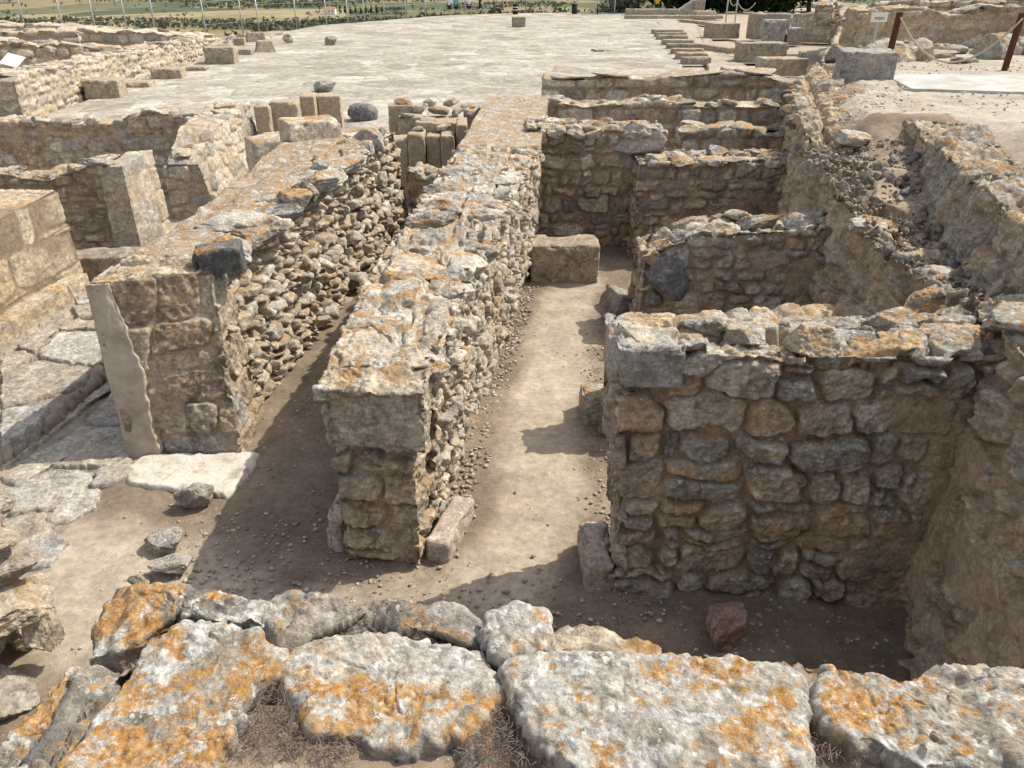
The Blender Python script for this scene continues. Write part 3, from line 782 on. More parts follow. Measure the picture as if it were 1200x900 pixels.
def line_caps(L0, L1, n, w, zt, size, seed, jitter=.12):
    r = random.Random(seed); out = []
    for k in range(n):
        t = (k + .5 + r.uniform(-.25, .25)) / n
        x = L0[0] + (L1[0] - L0[0]) * t + r.uniform(-jitter, jitter) * w; y = L0[1] + (L1[1] - L0[1]) * t
        z = zt[0] + (zt[1] - zt[0]) * t
        s = r.uniform(.75, 1.3)
        out.append((x, y, z + r.uniform(-.02, .05), size[0] * s * r.uniform(.8, 1.25), size[1] * s * r.uniform(.8, 1.2), size[2] * r.uniform(.8, 1.2), r.uniform(-.5, .5)))
    return out

def scatter_face(P0, P1, z0, z1, nrm, spacing, size, seed, lean=0., skip=.0):
    """many separate small stones standing proud of a rubble face"""
    r = np.random.default_rng(seed); L = math.hypot(P1[0] - P0[0], P1[1] - P0[1]); d = ((P1[0] - P0[0]) / L, (P1[1] - P0[1]) / L)
    out = []; row = 0; z = z0
    while z < z1:
        u = (row % 2) * spacing * .5
        while u < L:
            if r.uniform() >= skip:
                s = size * r.uniform(.6, 1.5)
                t = (z - z0) / (z1 - z0); off = r.uniform(-.02, .035) - lean * t
                uu = u + r.uniform(-.35, .35) * spacing
                c = np.array([P0[0] + d[0] * uu + nrm[0] * off, P0[1] + d[1] * uu + nrm[1] * off, z + r.uniform(-.35, .35) * spacing * .8])
                V, F = ROCKS3[r.integers(14)]
                R = rot3(r.uniform(-.5, .5), r.uniform(-.5, .5), r.uniform(0, 6.28))
                V = (V * (s * .5 * np.array([r.uniform(.9, 1.5), r.uniform(.8, 1.2), r.uniform(.6, 1.)]))) @ R.T + c
                out.append((V, F, np.tile([r.uniform(), 1, r.uniform(), 1], (len(V), 1))))
            u += spacing * r.uniform(.85, 1.25)
        z += spacing * .8; row += 1
    return out

# --- A: left wall of the western magazine
A = thing('rubble_wall', 'long dry-stone rubble wall at left with a plastered grey pier end above the white slab', 'wall', (-2.9, 8, 0))
masonry('pier', [[(-3.42, 5.86, -.05), (-3.56, 6.14, 1.58), (-2.62, 6.42, 1.56), (-2.42, 5.83, -.05)],
                 [(-3.42, 6.75, -.05), (-3.5, 6.8, 1.6), (-2.66, 6.8, 1.58), (-2.5, 6.7, -.05)]], .012, M['pier'], A, (.46, .5, .40), .03, 3, gap=.0, style='course', split=.12, inset=.007, rnd=.018, prot=.03, tilt=.07, warp=.03, rough=.010, lump=.025, pn=4.5, chis=.012)
masonry('masonry', [[(-3.44, 6.7, -.05), (-3.48, 6.7, 1.56), (-2.68, 6.7, 1.54), (-2.50, 6.7, -.05)],
                    [(-3.36, 9.4, -.05), (-3.36, 9.4, 1.6), (-2.40, 9.4, 1.58), (-2.22, 9.4, 0)],
                    [(-3.3, 12.7, -.05), (-3.3, 12.6, 1.72), (-1.84, 12.6, 1.68), (-1.66, 12.7, 0)]], .018, M['wallA'], A, (.2, .3, .15), .10, 5, gap=.0, style='course', split=.25, inset=.016, topcell=(.5, .4), topdepth=.3, rnd=.036, prot=.035, tilt=.25, warp=.05, lump=.04, cover=lambda P, V: .7 * sst((V[:, 2] - 1.45) / .06) * sst((-2.62 - V[:, 0] + .1 * (V[:, 1] - 6.7)) / .1),
        extra=scatter_face((-2.53, 6.45), (-1.75, 12.5), .05, 1.5, (1, -.12), .2, .17, 5, .06, .9))
c = []
c += line_caps((-2.68, 6.95), (-2.0, 12.4), 14, .2, (1.70, 1.84), (.58, .42, .32), 31) + line_caps((-2.95, 7.6), (-2.4, 12.3), 9, .3, (1.66, 1.80), (.5, .44, .26), 36)
c += line_caps((-3.2, 8.6), (-3.0, 12.2), 4, .6, (1.57, 1.7), (.5, .45, .13), 32)
caps(A, c, M['cap'], 40)
block('capstone', (-2.62, 6.62, 1.53), (.42, .34, .22), .25, M['capdark'], None, None, 4, .015, .03, .05, A)
block('capstone', (-3.0, 11.9, 1.62), (.8, .55, .36), .5, M['cap'], None, None, 6, .02, .04, .06, A)
def plast(V):
    return V
pl = [[(-3.47, 5.845, 0), (-3.59, 6.115, 1.56), (-3.34, 6.165, 1.56), (-3.14, 5.83, 0)], [(-3.46, 6.6, 0), (-3.58, 6.6, 1.56), (-3.3, 6.6, 1.55), (-3.1, 6.6, 0)]]
def ragged_right(V):
    t = sst((V[:, 0] + 3.45) / .2)
    V = V.copy(); V[:, 0] += t * (.10 * fbm(V * np.array([0, 0, 2.3]) + 4.4, 5, 8, .5) - .06); return V
masonry('plaster', pl, .016, M['plaster'], A, (2, 2, 2), .0, 9, rough=.003, lump=.008, prot=0, tilt=0, post=ragged_right)
pts = [W(*p, .05)[:2] for p in ((148, 548), (168, 532), (300, 528), (292, 548), (264, 578), (210, 572), (150, 564))]
slab_obj('plinth_slab', pts, .05, .12, M['gypsum'], A, res=.015, seed=3, dome=.006, rough=.004, edge=.015, ragged=.02)

# --- B: middle wall
Bw = thing('rubble_wall', 'lichen-topped rubble wall in the middle, running back between the two narrow earth passages', 'wall', (-.4, 7.5, 0))
masonry('pier', [[(-1.22, 4.47, -.05), (-1.23, 4.56, 1.04), (-.66, 4.50, 1.04), (-.68, 4.38, -.05)],
                 [(-1.2, 5.0, -.05), (-1.24, 5.0, 1.1), (-.56, 5.0, 1.1), (-.58, 5.0, -.05)]], .009, M['pier'], Bw, (.42, .5, .17), .06, 13, gap=.0, style='course', split=.1, inset=.01, rnd=.024, prot=.05, tilt=.12, warp=.03, rough=.014, lump=.02, pn=4.5, jit=.7)
masonry('header_block', [[(-1.30, 4.50, .99), (-1.33, 4.56, 1.40), (-.58, 4.48, 1.42), (-.58, 4.40, .99)],
                 [(-1.26, 5.02, .99), (-1.30, 5.02, 1.44), (-.54, 5.0, 1.44), (-.56, 5.0, .99)]], .010, M['header'], Bw, (3, 3, .34), .03, 14, gap=.003, rnd=.02, prot=.02, tilt=.05, warp=.03, rough=.016, lump=.03, chis=.02)
masonry('masonry', [[(-1.18, 4.85, -.05), (-1.31, 4.85, 1.42), (-.54, 4.85, 1.43), (-.58, 4.85, -.05)],
                    [(-1.18, 6.3, -.05), (-1.30, 6.3, 1.5), (-.36, 6.3, 1.5), (-.37, 6.3, -.05)],
                    [(-1.0, 8.5, -.05), (-1.05, 8.5, 1.62), (-.02, 8.5, 1.62), (-.05, 8.5, -.05)],
                    [(-.8, 10.8, -.05), (-.75, 10.8, 1.76), (.40, 10.8, 1.76), (.28, 10.8, -.05)],
                    [(-.6, 15.3, -.05), (-.45, 15.3, 1.82), (.68, 15.3, 1.82), (.72, 15.3, -.05)]], .0145, M['wallB'], Bw, (.16, .26, .17), .085, 15, gap=.0, style='course', split=.3, inset=.014, topcell=(.42, .3), topdepth=.4, rnd=.028, prot=.034, tilt=.24, warp=.055, rough=.012, lump=.03, skip=.2,
        extra=scatter_face((-.57, 4.95), (.2, 10.3), .05, 1.35, (1, -.14), .24, .13, 15, .02, .8),
        cover=lambda P, V: np.where((V[:, 1] > 10.8) & (V[:, 2] > 1.6), .85, .0) + .35 * sst((fbm(V * 1.3, 3, 77) - .2) / .2) * (V[:, 2] < 1.3))
c = line_caps((-1.08, 4.75), (-.62, 10.3), 13, .25, (1.47, 1.78), (.56, .5, .24), 51) + line_caps((-.7, 4.8), (.1, 10.6), 15, .25, (1.47, 1.8), (.46, .42, .24), 52)
c += [(-.15, 11.3, 1.85, .7, .6, .25, .3), (.2, 11.6, 1.82, .35, .4, .2, 0), (-.6, 12.2, 1.84, .4, .4, .2, 0)]
caps(Bw, c, M['cap'], 60)
block('plinth', (-.47, 4.78, -.03), (.2, .62, .2), -.3, M['plinth'], None, None, 12, .014, .04, .04, Bw)
block('plinth', (-1.30, 4.82, -.05), (.2, .55, .36), -.1, M['plinth'], None, None, 13, .014, .05, .06, Bw, taper=.35)

# --- C: nearest right wall
Cw = thing('rubble_wall', 'tall nearest cross wall on the right with white and orange crusted top stones and brown rubble face', 'wall', (1.7, 4.4, 0))
masonry('masonry', [[(.74, 4.72, -.05), (.66, 4.66, 1.9), (.66, 4.16, 1.9), (.71, 4.14, -.05)],
                    [(1.7, 4.72, -.05), (1.7, 4.68, 1.86), (1.7, 4.12, 1.86), (1.7, 4.05, -.05)],
                    [(3.2, 4.8, -.05), (3.2, 4.8, 1.9), (3.0, 4.1, 1.88), (2.95, 3.93, -.05)]], .0085, M['wallC'], Cw, (.29, .3, .20), .085, 23, gap=.0, rnd=.026, prot=.04, tilt=.16, warp=.04, rough=.012, lump=.03, style='course', split=.3, inset=.011, topcell=(.4, .3),
        cover=lambda P, V: 1.1 * sst((V[:, 0] - 2.3 + .5 * fbm(V * 2.0, 3, 5)) / .4) * sst((1.75 - V[:, 2]) / .3) * .85)
cc = [(.80, 4.36, 1.99, .44, .5, .24, 0), (1.12, 4.28, 1.93, .36, .4, .24, .2), (1.45, 4.38, 2.03, .40, .38, .22, .1), (1.52, 4.22, 1.86, .44, .34, .22, -.2), (1.82, 4.3, 2.02, .38, .42, .26, .5),
      (2.12, 4.34, 1.96, .36, .4, .2, .2), (2.40, 4.3, 1.98, .36, .36, .24, -.2), (2.7, 4.34, 1.95, .36, .32, .2, .3), (1.25, 4.52, 2.0, .4, .3, .2, 0), (2.05, 4.6, 1.96, .4, .3, .2, 0), (2.5, 4.62, 2.0, .4, .3, .2, .3)]
caps(Cw, cc, M['capC'], 80, 6)
block('corner_block', (.82, 4.34, 1.66), (.44, .44, .27), 0, M['header2'], None, None, 21, .01, .05, .09, Cw, lump=.03)
block('plinth', (.62, 4.42, -.03), (.22, .5, .26), .05, M['plinth'], None, None, 22, .013, .04, .05, Cw)

# --- low stub behind C, D cross wall, E back wall
S = thing('rubble_wall', 'low stub of cross wall hidden behind the tall nearest right wall, beside the passage', 'wall', (1.6, 6.4, 0))
masonry('masonry', [[(.86, 6.7, -.05), (.84, 6.65, 1.05), (.84, 6.25, 1.05), (.86, 6.2, -.05)], [(3.5, 6.9, -.05), (3.5, 6.85, 1.15), (3.5, 6.4, 1.15), (3.5, 6.3, -.05)]], .03, M['wallC'], S, (.26, .3, .2), .05, 33)
Dw = thing('rubble_wall', 'second cross wall on the right, low and dark with a big blue-grey boulder in its face', 'wall', (2.4, 8.8, 0))
masonry('masonry', [[(1.48, 9.3, -.05), (1.5, 9.25, .98), (1.5, 8.65, .95), (1.47, 8.6, -.05)],
                    [(2.1, 9.3, -.05), (2.1, 9.2, 1.24), (2.1, 8.6, 1.22), (2.1, 8.55, -.05)],
                    [(3.9, 9.1, -.05), (3.9, 9.1, 1.42), (3.9, 8.4, 1.40), (3.9, 8.3, -.05)]], .016, M['wallC'], Dw, (.27, .3, .19), .06, 43, gap=.0, style='course', inset=.014, rnd=.034, prot=.03, tilt=.15, warp=.035, pn=4, rough=.012, skip=.2,
        cover=lambda P, V: .9 * sst((V[:, 0] - 2.75 + .4 * fbm(V * 2.0, 3, 6)) / .4) * sst((1.1 - V[:, 2]) / .2))
caps(Dw, [(1.68, 8.9, 1.07, .42, .5, .28, 0), (2.02, 8.9, 1.25, .42, .5, .26, .2), (2.38, 8.85, 1.36, .5, .46, .32, .4), (2.9, 8.8, 1.46, .6, .42, .24, .1), (3.3, 8.75, 1.45, .44, .46, .24, 0), (2.2, 9.15, 1.3, .4, .35, .2, 0), (2.7, 9.15, 1.42, .4, .35, .2, 0), (3.6, 8.8, 1.42, .4, .4, .2, 0)], M['caplime'], 90)
rock_obj('boulder', 2, (1.82, 8.63, .70), (.66, .3, .6), (0, .2, .1), M['bluegrey'], Dw)
Ew = thing('rubble_wall', 'high back wall closing the passage behind the flat seat block, with a large grey boulder at its top', 'wall', (1.2, 12.2, 0))
masonry('masonry', [[(.2, 12.8, -.05), (.2, 12.75, 1.86), (.2, 11.95, 1.84), (.2, 11.9, -.05)], [(2.3, 12.8, -.05), (2.3, 12.7, 1.8), (2.3, 11.9, 1.78), (2.3, 11.85, -.05)]], .018, M['wallE'], Ew, (.28, .3, .18), .06, 53, gap=.0, style='course', inset=.014, rnd=.034, prot=.03, tilt=.15, warp=.04, pn=4, rough=.012, skip=.2)
rock_obj('boulder', 9, (1.88, 12.1, 1.58), (1.05, .75, .75), (.0, .05, .2), M['cap'], Ew)
caps(Ew, line_caps((.5, 12.05), (1.4, 12.05), 3, .1, (1.88, 1.85), (.4, .4, .2), 54) + line_caps((.5, 12.6), (2.2, 12.6), 4, .1, (1.88, 1.85), (.5, .4, .2), 55), M['cap'], 95)
E2 = thing('rubble_wall', 'flat-topped block of back wall standing forward on the right, behind the low dark cross wall', 'wall', (2.9, 11.6, 0))
masonry('masonry', [[(1.80, 12.1, -.05), (1.84, 12.05, 1.48), (1.84, 11.35, 1.46), (1.80, 11.25, -.05)], [(4.2, 12.1, -.05), (4.2, 12.1, 1.52), (4.2, 11.3, 1.5), (4.2, 11.2, -.05)]], .018, M['wallE'], E2, (.27, .3, .16), .055, 63, gap=.0, style='course', inset=.014, rnd=.034, prot=.025, tilt=.12, warp=.04, pn=4, rough=.012, skip=.2,
        cover=lambda P, V: .9 * sst((V[:, 0] - 3.1 + .4 * fbm(V * 1.6, 3, 9)) / .4) * sst((1.1 - V[:, 2]) / .2))
caps(E2, line_caps((2.0, 11.5), (3.9, 11.5), 7, .1, (1.54, 1.57), (.4, .4, .2), 64) + line_caps((2.2, 11.9), (3.9, 11.9), 5, .1, (1.54, 1.57), (.4, .4, .2), 65), M['cap'], 105)

# --- walls further back
def simple_wall(label, P0, P1, z0, ztop, th, mat, cell, seed, res=.03, ncap=6, capmat='cap', capsz=(.45, .45, .2), depth=.05, name='rubble_wall', sub=3, **kw):
    d = np.array(P1, float) - np.array(P0, float); L = np.linalg.norm(d); d /= L; n = np.array([-d[1], d[0]])   # n: away-left of axis
    t = thing(name, label, 'wall', ((P0[0] + P1[0]) / 2, (P0[1] + P1[1]) / 2, max(z0, 0)))
    st = []
    k = max(7, int(L / .7)); rz_ = np.random.default_rng(seed + 5000); amp = kw.pop('amp', .13)
    prof_z = [ztop[0] + (ztop[1] - ztop[0]) * q_ / (k - 1) + rz_.uniform(-1, 1) * amp for q_ in range(k)]
    for i in range(k):
        f = i / (k - 1); p = np.array(P0) + (np.array(P1) - np.array(P0)) * f
        zt = prof_z[i]
        b = p + n * th
        st.append([(b[0], b[1], z0), (b[0] - n[0] * .04, b[1] - n[1] * .04, zt), (p[0] + n[0] * .04, p[1] + n[1] * .04, zt), (p[0], p[1], z0)])
    masonry('masonry', st, res, mat, t, cell, depth, seed, gap=kw.pop('gap', .0), rnd=kw.pop('rnd', .04), style=kw.pop('style', 'course'), inset=cell[2] * .07, topcell=(cell[0] * 1.3, cell[2] * 1.8), topdepth=.5, **kw)
    if ncap:
        a = np.array(P0) + n * th * .3; b = np.array(P1) + n * th * .3
        a2 = np.array(P0) + n * th * .7; b2 = np.array(P1) + n * th * .7
        lc = line_caps(a, b, ncap, .1, ztop, capsz, seed) + line_caps(a2, b2, max(1, ncap * 2 // 3), .1, ztop, capsz, seed + 1)
        lc = [(x, y, float(np.interp(np.dot(np.array([x, y]) - np.array(P0), d) / L, np.linspace(0, 1, k), prof_z)) + .09 + .3 * sz_ * ((q_ * 37 % 10) / 10 - .3), sx, sy, sz_, rz) for q_, (x, y, z, sx, sy, sz_, rz) in enumerate(lc)]
        caps(t, lc, M[capmat], seed, sub)
    return t
simple_wall('rubble wall one room back, behind the wall with the large grey boulder on top', (.6, 15.6), (5.0, 15.2), -.05, (1.72, 1.7), .8, M['wallE'], (.4, .4, .26), 71, ncap=9)
simple_wall('short heap of rubble wall between the two back rooms at right of centre', (2.9, 13.6), (4.8, 13.5), -.05, (1.42, 1.5), .7, M['wallE'], (.36, .4, .24), 72, ncap=5)
simple_wall('farthest cross wall, dark in front and edged with flat slabs, where the paved court begins', (.7, 19.4), (7.4, 19.0), -.05, (1.75, 1.72), .9, M['wallE'], (.6, .5, .4), 73, .035, ncap=5, capsz=(1.2, .7, .12))

# --- N: retaining wall below the right terrace
Nw = thing('retaining_wall', 'clay-smeared retaining wall at the far right, nearest the viewer, with orange stones on top', 'wall', (2.8, 3.2, 0))
masonry('masonry', [[(3.2, 1.2, -.05), (3.2, 1.2, 2.0), (2.35, 1.2, 2.02), (2.2, 1.2, -.05)],
                    [(3.5, 2.8, -.05), (3.5, 2.8, 2.02), (2.62, 2.8, 2.06), (2.36, 2.8, -.05)],
                    [(3.6, 4.0, -.05), (3.6, 4.0, 2.02), (2.82, 4.0, 2.04), (2.58, 4.0, -.05)],
                    [(3.7, 4.9, -.05), (3.7, 4.9, 1.95), (3.12, 4.9, 1.95), (2.9, 4.9, -.05)]], .012, M['clay'], Nw, (.36, .3, .26), .10, 83, gap=.0, style='course', inset=.02, rnd=.04, chis=.04, prot=.03, tilt=.15, warp=.04, rough=.012, lump=.05, skip=.2,
        cover=lambda P, V: .9 * sst((.0 + fbm(V * 2.3, 5, 15, .65)) / .25) * sst((1.95 - V[:, 2]) / .15))
caps(Nw, [(3.10, 4.25, 2.20, .68, .6, .26, .1), (3.16, 3.72, 2.2, .7, .52, .26, .3), (2.98, 3.25, 2.18, .6, .5, .24, -.2), (3.3, 3.05, 2.18, .6, .5, .24, .3), (2.86, 2.7, 2.14, .5, .55, .24, 0), (3.35, 4.7, 2.08, .55, .42, .24, .2), (2.78, 2.1, 2.12, .5, .5, .22, .2)], M['caporange'], 120, 6)
N2 = thing('retaining_wall', 'ragged retaining wall along the right side of the two inner rooms, with broken earthy face', 'wall', (3.5, 8, 0))
masonry('masonry', [[(3.75, 4.8, -.05), (3.7, 4.8, 1.74), (3.2, 4.8, 1.72), (2.98, 4.8, -.05)],
                    [(4.0, 8.3, -.05), (4.0, 8.3, 1.74), (3.56, 8.3, 1.70), (3.36, 8.3, -.05)],
                    [(4.5, 10.6, -.05), (4.5, 10.6, 2.2), (3.82, 10.6, 2.08), (3.64, 10.6, -.05)],
                    [(5.6, 14.2, -.05), (5.6, 14.2, 2.2), (4.82, 14.2, 2.06), (4.7, 14.2, -.05)],
                    [(8.2, 19.6, -.05), (8.2, 19.6, 2.15), (7.2, 19.6, 2.05), (7.1, 19.6, -.05)]], .022, M['clay'], N2, (.34, .3, .24), .10, 85, gap=.0, style='course', inset=.02, rnd=.04, chis=.04, prot=.04, tilt=.2, warp=.05, rough=.014, lump=.06, skip=.2,
        cover=lambda P, V: .85 * sst((-.16 + fbm(V * 2.0, 5, 16, .65)) / .25) * sst((1.7 - V[:, 2]) / .2))
caps(N2, [(3.05, 5.2, 1.92, .62, .42, .24, .1), (3.5, 5.15, 1.95, .5, .44, .26, .4), (3.3, 5.65, 1.90, .46, .36, .22, .2), (3.72, 5.75, 2.0, .6, .5, .28, .5), (3.35, 6.3, 1.84, .3, .3, .2, 0), (3.5, 7.4, 1.84, .5, .5, .22, 0)], M['caporange'], 128, 6)
c = []
c += line_caps((3.7, 9.2), (4.9, 14.2), 14, .3, (1.98, 2.14), (.5, .44, .26), 86) + line_caps((4.2, 9.6), (5.5, 14.2), 12, .5, (2.2, 2.24), (.5, .44, .2), 87) + line_caps((5.0, 14.5), (7.2, 19.2), 9, .3, (2.05, 2.1), (.45, .45, .22), 88)
caps(N2, c, M['cap'], 130)

# --- M: upper ashlar kerb wall
Mw = thing('ashlar_wall', 'line of large flat-topped dressed blocks edging the gravel terrace on the right', 'wall', (3.9, 7.2, 1.7))
for k, (y0, y1) in enumerate(((3.3, 4.95), (5.0, 6.9), (6.96, 8.4), (8.45, 9.95))):
    xa, xb = 2.95 + (y0 - 4.1) * .285, 2.95 + (y1 - 4.1) * .285
    w = .95
    masonry('coping_block', [[(xa + w, y0 - .1, 1.5), (xa + w, y0 - .1, 2.33 - .02 * k), (xa + .25, y0, 2.36 - .02 * k), (xa + .12, y0, 1.55)],
                             [(xb + w, y1 - .1, 1.5), (xb + w, y1 - .1, 2.33 - .02 * k), (xb + .25, y1, 2.36 - .02 * k), (xb + .16, y1, 1.55)]], .018, M['coping'], Mw, (.8, 1.4, .42), .06, 200 + k, gap=.0, style='course', split=.3, inset=.01, rnd=.05, prot=.03, tilt=.1, warp=.08, rough=.02, lump=.09, chis=.04)

# rubble slope between N and M
r = np.random.default_rng(9); parts = []
for k in range(2000):
    y = r.uniform(4.8, 9.6); x = np.interp(y, TB_Y, TB_X) + r.uniform(-.5, 1.1)
    s = r.uniform(.01, .036) * (2.8 if r.uniform() < .06 else 1)
    V, F = ROCKS3[r.integers(14)]; V, F = V, F
    R = rot3(*r.uniform(-3, 3, 3)); z = float(terrace_z(np.array([x]), np.array([y]))[0]); z = max(z, 1.70)
    V = (V * s * np.array([1.2, .9, .7])) @ R.T + np.array([x, y, z + s * .15])
    parts.append((V, F, np.tile([r.uniform(), 1, r.uniform(), 1], (len(V), 1))))
struct(link('rubble_debris', mesh_np('rubble_debris', parts, M['debris'])), 'stuff')

r = np.random.default_rng(19); parts = []
for k in range(3200):
    y = 4 + 14 * r.uniform() ** 1.3; t_ = r.uniform(.2, 5) if k > 700 else abs(r.normal()) * .5 + .1
    x = np.interp(y, TB_Y, TB_X) + t_
    if y < 10.2 and t_ < 1.9: continue
    s_ = .005 + .02 * r.uniform() ** 4; V, F = ico(2); V = V * (1 + .12 * r.normal(size=(len(V), 1)))
    z = float(terrace_z(np.array([x]), np.array([y]))[0])
    parts.append((V * s_ * np.array([1.2, 1, .7]) + np.array([x, y, z + .01]), F, np.tile([r.uniform(), 1, r.uniform(), 1], (len(V), 1))))
struct(link('terrace_gravel', mesh_np('terrace_gravel', parts, M['chips'])), 'stuff')

# --- F: dressed wall at left with bench, G, H, I
Fw = thing('ashlar_wall', 'smooth dressed sandstone wall at the left edge, with a low bench ledge along its foot', 'wall', (-6.4, 8, .2))
masonry('masonry', [[(-7.6, 5.2, 0), (-7.6, 5.2, 1.28), (-6.16, 5.2, 1.22), (-6.14, 5.2, 0)], [(-7.4, 9.95, 0), (-7.4, 9.95, 1.45), (-5.84, 9.95, 1.42), (-5.80, 9.95, 0)]], .02, M['ashlar'], Fw, (1.15, 1.6, .46), .018, 93, gap=.003, rnd=.012, prot=.008, tilt=.008, warp=.012, rough=.006, lump=.012, jit=.4, skip=0, pn=9, jw=0, wexp=1)
masonry('bench', [[(-6.16, 5.2, 0), (-6.16, 5.2, .36), (-5.92, 5.2, .36), (-5.9, 5.2, 0)], [(-5.83, 9.7, 0), (-5.83, 9.7, .38), (-5.6, 9.7, .38), (-5.58, 9.7, 0)]], .02, M['ashlar'], Fw, (1.3, 1, 1), .01, 94, gap=.003, rnd=.02, prot=.01, tilt=.01, warp=.01, rough=.005, lump=.01)
caps(Fw, [(-6.6, 6.6, 1.4, .5, .5, .22, 0), (-6.9, 7.6, 1.42, .5, .4, .2, .3), (-6.3, 6.0, 1.34, .4, .4, .2, .1), (-7.0, 6.4, 1.4, .6, .5, .2, 0)], M['cap'], 150)

Gw = simple_wall('short rubble wall at left ending in a clean dressed pier, behind the smooth sandstone wall', (-9.4, 11.3), (-5.86, 11.3), 0, (1.08, 1.34), .6, M['wallE'], (.3, .3, .2), 101, .022, ncap=9, sub=4)
masonry('pier', [[(-5.94, 12.2, 0), (-5.94, 12.2, 1.44), (-5.94, 11.22, 1.42), (-5.94, 11.15, 0)], [(-5.5, 12.25, 0), (-5.56, 12.25, 1.46), (-5.60, 11.28, 1.42), (-5.55, 11.2, 0)]], .02, M['pale'], Gw, (.9, .9, .42), .02, 102, gap=.004, rnd=.02, prot=.01, tilt=.02, warp=.02, rough=.006, lump=.012, jit=.4, skip=0, pn=9, jw=0, wexp=1)
block('step_slab', (-5.9, 10.6, .0), (1.6, .5, .36), .12, M['block'], 'worn threshold slab lying at the foot of the clean dressed pier', 'stone slab', 103, .025, .04, .03)
simple_wall('long brown rubble wall parallel to the near edge of the paved court, at upper left', (-13.5, 15.3), (-5.9, 15.2), 0, (1.34, 1.5), .7, M['wallC'], (.34, .4, .24), 111, .028, ncap=13)
Iw = thing('rubble_wall', 'wall running away behind the long dry-stone wall, with a sunlit smooth flank and stone door jambs', 'wall', (-5.5, 15, 0))
masonry('masonry', [[(-6.05, 13.5, 0), (-6.0, 13.5, .95), (-5.4, 13.55, .98), (-5.2, 13.5, 0)], [(-6.1, 14.6, 0), (-6.05, 14.6, 1.4), (-5.4, 14.6, 1.38), (-5.2, 14.6, 0)], [(-6.1, 16.6, 0), (-6.05, 16.6, 1.58), (-5.35, 16.6, 1.55), (-5.15, 16.6, 0)]], .025, M['pale'], Iw, (.3, .4, .24), .035, 121, gap=.006, rnd=.03, prot=.02, tilt=.08, warp=.03)
caps(Iw, line_caps((-5.7, 13.6), (-5.75, 16.4), 8, .3, (1.1, 1.62), (.42, .4, .18), 122), M['cap'], 160, 3)
for k, (x, y, w, d, h) in enumerate(((-5.08, 16.6, .3, .5, 1.5), (-4.72, 16.9, .55, .4, 1.54), (-4.36, 17.5, .3, .6, 1.58), (-4.0, 17.9, .5, .5, 1.52))):
    block('door_jamb', (x, y, 0), (w, d, h), .12, M['pale'], None, None, 130 + k, .03, .02, .02, Iw, lump=.008)
block('stone_block', (-4.15, 13.9, 0), (.95, .7, 1.38), .55, M['cap'], 'tall lichen-capped block standing behind the long dry-stone wall, before the stone door jambs', 'stone block', 135, .025, .06, .06)

# --- J: door jamb pier behind the middle wall, K plastered wall
J = thing('door_jamb_pier', 'cluster of stepped upright dressed slabs capped with rubble, behind the gap between the passages', 'door jambs', (-1.5, 15, 0))
jl = [(-2.16, 15.9, .5, .5, 1.62), (-1.93, 15.3, .44, .5, 1.5), (-2.08, 14.65, .36, .5, 1.22), (-1.74, 14.6, .31, .5, 1.32), (-1.44, 14.7, .27, .5, 1.26), (-1.17, 14.55, .25, .5, 1.3), (-.93, 14.9, .2, .9, 1.46), (-1.42, 15.3, .8, .9, 1.44)]
for k, (x, y, w, d, h) in enumerate(jl):
    block('jamb_slab', (x, y, 0), (w, d, h), .05, M['pale'], None, None, 140 + k, .03, .02, .02, J, lump=.008)
caps(J, [(-2.1, 15.9, 1.74, .5, .4, .16, 0), (-1.75, 15.6, 1.72, .4, .4, .22, 0), (-1.4, 15.5, 1.68, .45, .4, .22, 0), (-1.05, 15.5, 1.62, .3, .4, .16, 0), (-1.95, 15.15, 1.6, .4, .36, .16, 0), (-1.55, 15.1, 1.55, .4, .4, .2, 0), (-1.25, 14.9, 1.45, .45, .4, .16, 0), (-1.7, 14.7, 1.42, .35, .3, .14, 0), (-1.6, 16.0, 1.78, .45, .4, .24, 0), (-1.2, 16.1, 1.74, .4, .4, .2, 0)], M['pale2'] if 'pale2' in M else M['cap'], 170, 3)
simple_wall('small plastered cross wall with a patchy beige face, joining the middle wall at its back', (-.95, 15.6), (-.3, 15.6), -.05, (1.5, 1.48), .5, M['plaster'], (3, 3, 3), 145, .03, ncap=3, capsz=(.35, .35, .16), depth=.0, prot=0, tilt=0, lump=.01)
simple_wall('low dark rubble sill closing the far end of the left earth passage', (-1.7, 12.6), (-.75, 12.3), -.05, (.95, 1.0), .6, M['wallC'], (.28, .3, .18), 146, .025, ncap=4, capsz=(.3, .3, .2))

# --- L: wall along the left of the court
simple_wall('long pale sunlit rubble wall along the left side of the paved court', (-15.5, 42.5), (-14.2, 23.5), -.2, (1.05, 1.2), -1.1, M['pale'], (.5, .5, .3), 151, .05, ncap=14, capsz=(.9, .8, .22), rnd=.07, depth=.08, split=.4, warp=.09)
simple_wall('tumbled rubble wall behind the pale court wall, on the left skyline', (-25, 33), (-17.2, 37), .1, (1.5, 1.1), 1.6, M['pale'], (.9, .8, .5), 152, .09, ncap=8, capsz=(1.4, 1.2, .5), depth=.14)
simple_wall('broken flat-topped ledge of wall by the information board at the left edge', (-19, 27.8), (-15.6, 27.2), .1, (1.0, .8), 1.2, M['pale'], (.6, .6, .35), 153, .06, ncap=5, capsz=(.8, .8, .3))

